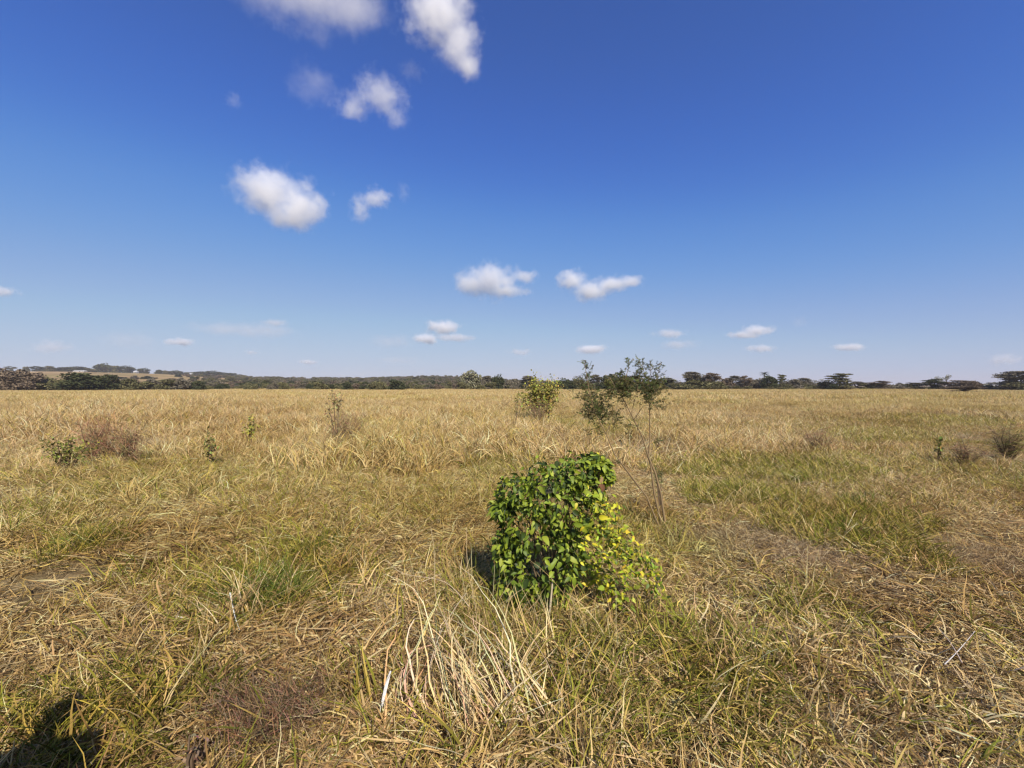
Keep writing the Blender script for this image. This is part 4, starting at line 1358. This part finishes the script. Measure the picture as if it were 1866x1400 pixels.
PALE = (.66, .57, .38); TAN = (.52, .41, .22); WHT = (.74, .70, .60)
LONG = [([(1010, 1400), (985, 1330), (960, 1250), (915, 1200), (880, 1150)], 1.85, 2.4, .009, PALE),
        ([(970, 1400), (940, 1330), (900, 1260), (840, 1180), (810, 1130)], 1.80, 2.4, .010, PALE),
        ([(930, 1395), (905, 1290), (860, 1220), (820, 1160), (808, 1110)], 1.9, 2.4, .008, TAN),
        ([(860, 1400), (850, 1280), (830, 1170), (795, 1090), (792, 1010), (785, 960)], 1.85, 2.5, .007, TAN),
        ([(820, 1400), (815, 1300), (800, 1200), (770, 1120), (760, 1070), (745, 1010)], 1.85, 2.5, .006, TAN),
        ([(765, 1360), (775, 1250), (800, 1160), (828, 1110), (850, 1080)], 2.0, 2.4, .006, PALE),
        ([(1000, 1338), (960, 1265), (910, 1215), (870, 1175), (830, 1150)], 2.0, 2.5, .007, PALE),
        ([(965, 1262), (905, 1200), (860, 1150), (810, 1123), (780, 1118)], 2.2, 2.5, .006, TAN),
        ([(1000, 1290), (975, 1255), (950, 1235), (925, 1220)], 2.1, 2.3, .007, WHT),
        ([(655, 1395), (720, 1345), (770, 1305), (815, 1290)], 1.75, 2.0, .006, TAN),
        ([(628, 1222), (670, 1225), (710, 1210), (725, 1203)], 2.3, 2.5, .006, WHT),
        ([(855, 1105), (810, 1060), (735, 1045), (705, 1020)], 2.5, 2.9, .005, PALE),
        ([(770, 1060), (805, 1045)], 2.5, 2.6, .005, PALE),
        ([(855, 1320), (860, 1200), (868, 1120), (852, 1030), (850, 960)], 2.0, 2.6, .005, TAN),
        ([(960, 1350), (948, 1310), (935, 1280)], 1.9, 2.0, .009, PALE),
        ([(790, 1400), (740, 1320), (745, 1290), (735, 1240)], 1.8, 2.1, .008, TAN),
        ([(1120, 1400), (1062, 1330), (1040, 1240), (1030, 1180)], 1.85, 2.2, .006, TAN),
        ([(1840, 1400), (1800, 1345), (1760, 1310), (1745, 1270)], 1.85, 2.1, .006, PALE),
        ([(1720, 1210), (1745, 1185), (1775, 1150)], 2.2, 2.5, .006, WHT),
        ([(1752, 1207), (1730, 1170), (1710, 1145)], 2.25, 2.5, .006, PALE),
        ([(1672, 1300), (1655, 1240), (1640, 1200)], 2.05, 2.4, .007, WHT),
        ([(1430, 1400), (1405, 1350), (1375, 1300), (1350, 1280)], 1.85, 2.2, .008, PALE),
        ([(1490, 1290), (1515, 1180), (1535, 1135)], 2.0, 2.4, .004, (.2, .15, .07)),
        ([(1640, 1355), (1600, 1352), (1560, 1360)], 1.9, 1.95, .008, WHT),
        ([(1866, 1215), (1830, 1225), (1800, 1232)], 2.2, 2.3, .008, PALE),
        ([(300, 1400), (360, 1345), (420, 1330), (450, 1345)], 1.8, 2.0, .006, TAN),
        ([(245, 1250), (310, 1215), (380, 1190), (440, 1150)], 2.2, 2.8, .008, TAN),
        ([(270, 1270), (340, 1230), (390, 1195)], 2.15, 2.4, .007, PALE),
        ([(420, 1080), (428, 1120), (438, 1150)], 2.9, 2.7, .011, WHT),
        ([(320, 1122), (360, 1130), (390, 1134)], 2.8, 2.85, .007, WHT),
        ([(160, 1230), (210, 1180), (260, 1162)], 2.3, 2.6, .007, TAN)]
rl = random.Random(8)
for i, (pts_, Y0, Y1, wid, col) in enumerate(LONG):
    c = [v * rl.uniform(.85, 1.05) for v in col]
    A_ = stalk_px(pts_, Y0, Y1, wid, c, '', '')
    for V, Fq, C in zip(A_.V, A_.F, A_.C):
        ST.add(V - np.array(so_, dtype=np.float32), Fq, C)
o = ST.build('stems', M_TUSS, stalks_root, smooth=True)
tag(stalks_root, 'long single pale stalks lying over the foreground grass', 'straw', kind='stuff')
for pts_, Y0, Y1, wid, label in (([(712, 1222), (704, 1250), (693, 1300)], 2.12, 2.02, .018, 'broad white dead grass blade standing left of the straw clump'),
                                 ([(1378, 1316), (1364, 1335), (1351, 1362)], 1.98, 1.93, .016, 'short white dead grass blade at the bottom right of the bush')):
    A_ = stalk_px(pts_, Y0, Y1, wid, (.80, .78, .72), '', '', broad=True)
    tag(A_.build('dry_leaf', M_TUSS), label, 'dead leaf')
A_ = stalk_px([(998, 1145), (1003, 1100), (1007, 1056)], 2.85, 2.85, .022, (.50, .42, .28), '', '')
tag(A_.build('dry_stalk', M_BARK, smooth=True), 'thick grey-tan dry stalk standing in front of the green bush', 'stalk')

# ------------------------------------------------------------------ unseen person left of the view, placed to cast the lower left shadow
M_SKIN = flat_mat("skin", (.25, .15, .10)); M_CLOTH = flat_mat("blue grey clothing", (.16, .18, .22), .9); M_PHONE = flat_mat("black phone", (.02, .02, .022), .3)


def skin_body(name, joints, edges, mat, parent, sub=2):
    me = bpy.data.meshes.new(name)
    me.from_pydata([j[0] for j in joints], edges, [])
    o = link_mesh(name, me, mat, parent)
    m = o.modifiers.new("skin", 'SKIN'); m.use_smooth_shade = True
    for v, j in zip(me.skin_vertices[0].data, joints): v.radius = j[1] if isinstance(j[1], tuple) else (j[1], j[1])
    me.skin_vertices[0].data[0].use_root = True
    s_ = o.modifiers.new("sub", 'SUBSURF'); s_.levels = s_.render_levels = sub
    return o


person = empty('person', (-1.42, .38, 0), R(20))
tag(person, 'standing person in grey clothes casting the shadow at the lower left corner', 'person')
J = [((0, 0, .95), (.16, .12)), ((0, 0, 1.12), (.15, .11)), ((0, .0, 1.34), (.18, .12)), ((0, 0, 1.47), (.06, .06)), ((0, .02, 1.55), (.05, .055)), ((0, .03, 1.63), (.085, .10)), ((0, .02, 1.72), (.07, .08)),
     ((-.19, 0, 1.40), .06), ((-.27, -.03, 1.13), .045), ((-.28, .05, .89), .030), ((-.28, .08, .80), (.02, .035)),
     ((.19, 0, 1.40), .06), ((.27, -.03, 1.13), .045), ((.28, .05, .89), .030), ((.28, .08, .80), (.02, .035)),
     ((-.10, 0, .85), .10), ((-.12, .02, .48), .065), ((-.13, -.02, .09), .045), ((-.13, .12, .03), (.045, .03)),
     ((.10, 0, .85), .10), ((.12, .02, .48), .065), ((.13, -.02, .09), .045), ((.13, .12, .03), (.045, .03))]
for sgn, bi in ((-1, 10), (1, 14)):   # four curled fingers and a thumb on each hanging hand
    for q in range(4):
        J.append(((sgn * .280, .105 - q * .020, .762), .009))
        J.append(((sgn * .272, .110 - q * .020, .715 + .005 * abs(q - 1)), .008))
    J.append(((sgn * .255, .125, .785), .010))
E = [(0, 1), (1, 2), (2, 3), (3, 4), (4, 5), (5, 6), (2, 7), (7, 8), (8, 9), (9, 10), (2, 11), (11, 12), (12, 13), (13, 14), (0, 15), (15, 16), (16, 17), (17, 18), (0, 19), (19, 20), (20, 21), (21, 22)]
i0 = 23
for bi in (10, 14):
    for q in range(4):
        E += [(bi, i0), (i0, i0 + 1)]; i0 += 2
    E.append((bi, i0)); i0 += 1
skin_body('body', J, E, M_SKIN, person)
JJ = [((0, 0, .97), (.185, .14)), ((0, 0, 1.14), (.175, .13)), ((0, 0, 1.36), (.20, .14)), ((-.19, 0, 1.41), .08), ((-.262, -.02, 1.16), .066), ((.19, 0, 1.41), .08), ((.262, -.02, 1.16), .066)]
skin_body('shirt', JJ, [(0, 1), (1, 2), (2, 3), (3, 4), (2, 5), (5, 6)], M_CLOTH, person)
JJ = [((0, 0, .97), (.17, .13)), ((-.10, 0, .85), .118), ((-.12, .02, .48), .088), ((-.13, -.01, .12), .07), ((.10, 0, .85), .118), ((.12, .02, .48), .088), ((.13, -.01, .12), .07)]
skin_body('trousers', JJ, [(0, 1), (1, 2), (2, 3), (0, 4), (4, 5), (5, 6)], M_CLOTH, person)

# ------------------------------------------------------------------ clouds
def cloud(label, lobes, H=1000.0, dens=1.0, noise=1.0, amp=1.0, thin=0.0):
    """lobes: (px, py, rx px, ry px); a soft volume at cloud height"""
    lobes = [(a_, b_, c_ * 1.26, d_ * 1.26) for a_, b_, c_, d_ in lobes]
    X0 = min(a_ - c_ for a_, b_, c_, d_ in lobes); X1 = max(a_ + c_ for a_, b_, c_, d_ in lobes)
    cxp = (X0 + X1) / 2
    cyp = sum(b_ for a_, b_, c_, d_ in lobes) / len(lobes)
    Y = H * F / (HOR - cyp)
    C = at(cxp, cyp, Y)
    r0 = [(at(a_, b_, Y) - C, Vector((c_ / F * Y, c_ / F * Y * .8 + 0 * d_, d_ / F * Y))) for a_, b_, c_, d_ in lobes]
    # hull box of soft ellipsoids -> one closed rounded mesh
    lo = Vector((min(c.x - r.x * 1.5 for c, r in r0), min(c.y - r.y * 1.5 for c, r in r0), min(c.z - r.z * 1.5 for c, r in r0)))
    hi = Vector((max(c.x + r.x * 1.5 for c, r in r0), max(c.y + r.y * 1.5 for c, r in r0), max(c.z + r.z * 1.5 for c, r in r0)))
    bm = bmesh.new(); bmesh.ops.create_icosphere(bm, subdivisions=3, radius=1.0)
    ce = (lo + hi) / 2; ha = (hi - lo) / 2
    for v in bm.verts:
        d = v.co.copy()
        m_ = max(abs(d.x), abs(d.y), abs(d.z))
        d = d.lerp(d / m_, .45)
        v.co = Vector((ce.x + d.x * ha.x, ce.y + d.y * ha.y, ce.z + d.z * ha.z))
    me = bpy.data.meshes.new('cloud'); bm.to_mesh(me); bm.free()
    m = bpy.data.materials.new("cloud vapour"); m.use_nodes = True
    nt = m.node_tree; nt.nodes.clear(); L = nt.links
    out = N(nt, "ShaderNodeOutputMaterial"); pv = N(nt, "ShaderNodeVolumePrincipled")
    pv.inputs['Color'].default_value = (1, 1, 1, 1)
    pv.inputs['Anisotropy'].default_value = 0.0
    tc = N(nt, "ShaderNodeTexCoord")
    S = max(r.x for c, r in r0)
    # warp
    nz = N(nt, "ShaderNodeTexNoise"); nz.inputs['Scale'].default_value = 1.5 * noise / S; nz.inputs['Detail'].default_value = 6; nz.inputs['Roughness'].default_value = .66
    mp = N(nt, "ShaderNodeMapping"); mp.inputs['Location'].default_value = (lobes[0][0] * 3.3 * S / 100, lobes[0][1] * 5.1 * S / 100, 0)
    L.new(tc.outputs['Object'], mp.inputs['Vector']); L.new(mp.outputs[0], nz.inputs['Vector'])
    field = None
    for c, r in r0:
        m2 = N(nt, "ShaderNodeVectorMath", operation='SUBTRACT'); m2.inputs[1].default_value = c
        L.new(tc.outputs['Object'], m2.inputs[0])
        m3 = N(nt, "ShaderNodeVectorMath", operation='DIVIDE'); m3.inputs[1].default_value = r
        L.new(m2.outputs[0], m3.inputs[0])
        ln = N(nt, "ShaderNodeVectorMath", operation='LENGTH'); L.new(m3.outputs[0], ln.inputs[0])
        if field is None: field = ln.outputs['Value']
        else:
            mn = N(nt, "ShaderNodeMath", operation='SMOOTH_MIN'); mn.inputs[2].default_value = .5
            L.new(field, mn.inputs[0]); L.new(ln.outputs['Value'], mn.inputs[1]); field = mn.outputs[0]
    # value = 1 - field + (noise-.5)*amp
    a1 = N(nt, "ShaderNodeMath", operation='MULTIPLY_ADD'); a1.inputs[1].default_value = amp * 2.2; a1.inputs[2].default_value = 1.0 - amp * 1.1 - .12
    L.new(nz.outputs['Fac'], a1.inputs[0])
    a2 = N(nt, "ShaderNodeMath", operation='SUBTRACT'); L.new(a1.outputs[0], a2.inputs[0]); L.new(field, a2.inputs[1])
    mr = N(nt, "ShaderNodeMapRange"); mr.interpolation_type = 'SMOOTHSTEP'
    mr.inputs['From Min'].default_value = -.05; mr.inputs['From Max'].default_value = 1.0
    mr.inputs['To Max'].default_value = .8 * dens ** 1.35 * 5.0 / S
    L.new(a2.outputs[0], mr.inputs['Value'])
    L.new(mr.outputs[0], pv.inputs['Density']); L.new(pv.outputs[0], out.inputs['Volume'])
    o = link_mesh('cloud', me, m)
    o.location = C
    tag(o, label, 'cloud', 'scattered small white clouds')
    return o


CL = [
    ('wide thin cloud cut by the top edge left of the brightest one', [(560, -10, 95, 40), (640, 15, 60, 45), (480, -15, 60, 30)], .55, 1.3),
    ('big bright ragged cloud cut by the top edge near the centre', [(800, 20, 62, 55), (835, 85, 42, 42), (850, 120, 22, 24)], 1.0, 1.4),
    ('faint veil of cloud left of the curved one near the top', [(572, 155, 48, 34)], .16, 1.6),
    ('curved white cloud below the two at the top edge', [(690, 172, 48, 30), (640, 198, 30, 22), (722, 208, 22, 24)], .55, 1.6),
    ('tiny faint wisp right above the curved cloud', [(750, 128, 24, 16)], .14, 1.6),
    ('faint speck of cloud at upper left', [(425, 182, 14, 14)], .12, 1.2),
    ('largest solid oval white cloud at left', [(490, 350, 58, 40), (545, 372, 48, 38), (525, 398, 40, 20)], 1.1, 1.3),
    ('small arched cloud just right of the largest oval one', [(685, 362, 28, 18), (656, 382, 18, 26)], .5, 1.5),
    ('faint streak right of the small arched cloud', [(735, 350, 12, 20)], .10, 1.3),
    ('flat-based white cloud at centre, left one of the pair', [(895, 512, 48, 28), (862, 516, 38, 18), (957, 504, 26, 12), (920, 530, 40, 11)], 1.0, 1.6),
    ('hook-shaped white cloud at centre, right one of the pair', [(1042, 512, 28, 20), (1078, 532, 34, 18), (1115, 518, 34, 14), (1148, 514, 24, 11)], 1.0, 1.6),
    ('small cloud cut by the left edge', [(2, 531, 24, 10)], .7, 1.4),
    ('bright puff topping the small stack left of centre', [(808, 597, 30, 13)], 1.3, 1.5),
    ('bright small puff at the lower left of the stack left of centre', [(775, 618, 22, 10)], 1.2, 1.5),
    ('flat paler cloud at the lower right of the stack left of centre', [(832, 616, 36, 8)], .8, 1.5),
    ('long faint streak of cloud low at left', [(470, 603, 70, 14), (395, 600, 50, 13)], .40, 1.8),
    ('short streak just above the long faint one at left', [(500, 588, 24, 6)], .5, 1.5),
    ('small bright flat cloud below the left end of the long streak', [(328, 623, 24, 7)], 1.0, 1.4),
    ('faint rounded cloud low near the left edge', [(97, 633, 30, 13)], .45, 1.4),
    ('faint veil low between the left edge and the long streak', [(235, 622, 46, 17)], .22, 1.4),
    ('faint veil of cloud left of the small bright stack left of centre', [(715, 622, 50, 13)], .22, 1.5),
    ('faint bank very low above the wooded hill', [(725, 657, 40, 8)], .22, 1.5),
    ('tiny cloud just above the wooded skyline at left', [(562, 660, 17, 5)], .8, 1.4),
    ('tiny faint cloud below the long streak', [(458, 642, 12, 5)], .4, 1.4),
    ('small flat cloud low just left of the yellow-green shrub', [(947, 642, 22, 6)], .5, 1.4),
    ('bright flat cloud above the left spray of the sapling', [(1078, 637, 30, 8)], 1.2, 1.2),
    ('upper pale cloud of the pair right of the sapling', [(1219, 608, 30, 8)], .7, 1.5),
    ('lower fainter cloud of the pair right of the sapling', [(1237, 628, 32, 9)], .45, 1.5),
    ('bright wedge-shaped cloud above the palm', [(1382, 602, 26, 10), (1350, 611, 26, 7)], 1.2, 1.4),
    ('flat cloud directly below the bright wedge above the palm', [(1387, 635, 26, 7)], .8, 1.3),
    ('flat bright cloud above the big tiered tree', [(1547, 633, 27, 7)], 1.0, 1.3),
    ('faint vertical smudge of cloud right of the bright wedge', [(1458, 587, 16, 12)], .10, 1.4),
    ('pale cloud low near the right edge', [(1830, 655, 24, 11)], .5, 1.5),
]
for lab, lobes, dn, nz in CL:
    cloud(lab, lobes, dens=dn, noise=nz)


# ------------------------------------------------------------------ haze
bm = bmesh.new(); bmesh.ops.create_cube(bm, size=1.0)
for v in bm.verts: v.co = Vector((v.co.x * 6200, v.co.y * 6200, -2.0 if v.co.z < 0 else 44.0))
me = bpy.data.meshes.new('haze'); bm.to_mesh(me); bm.free()
m = bpy.data.materials.new("pale dry season haze"); m.use_nodes = True
m.node_tree.nodes.clear()
out = N(m.node_tree, "ShaderNodeOutputMaterial"); pv = N(m.node_tree, "ShaderNodeVolumePrincipled")
pv.inputs['Color'].default_value = (.80, .80, .87, 1)
pv.inputs['Density'].default_value = 0.00026
pv.inputs['Anisotropy'].default_value = 0.0
m.node_tree.links.new(pv.outputs[0], out.inputs['Volume'])
hz_ = link_mesh('haze', me, m)
tag(hz_, 'thin pale haze over the far trees and the hill', 'haze', kind='stuff')
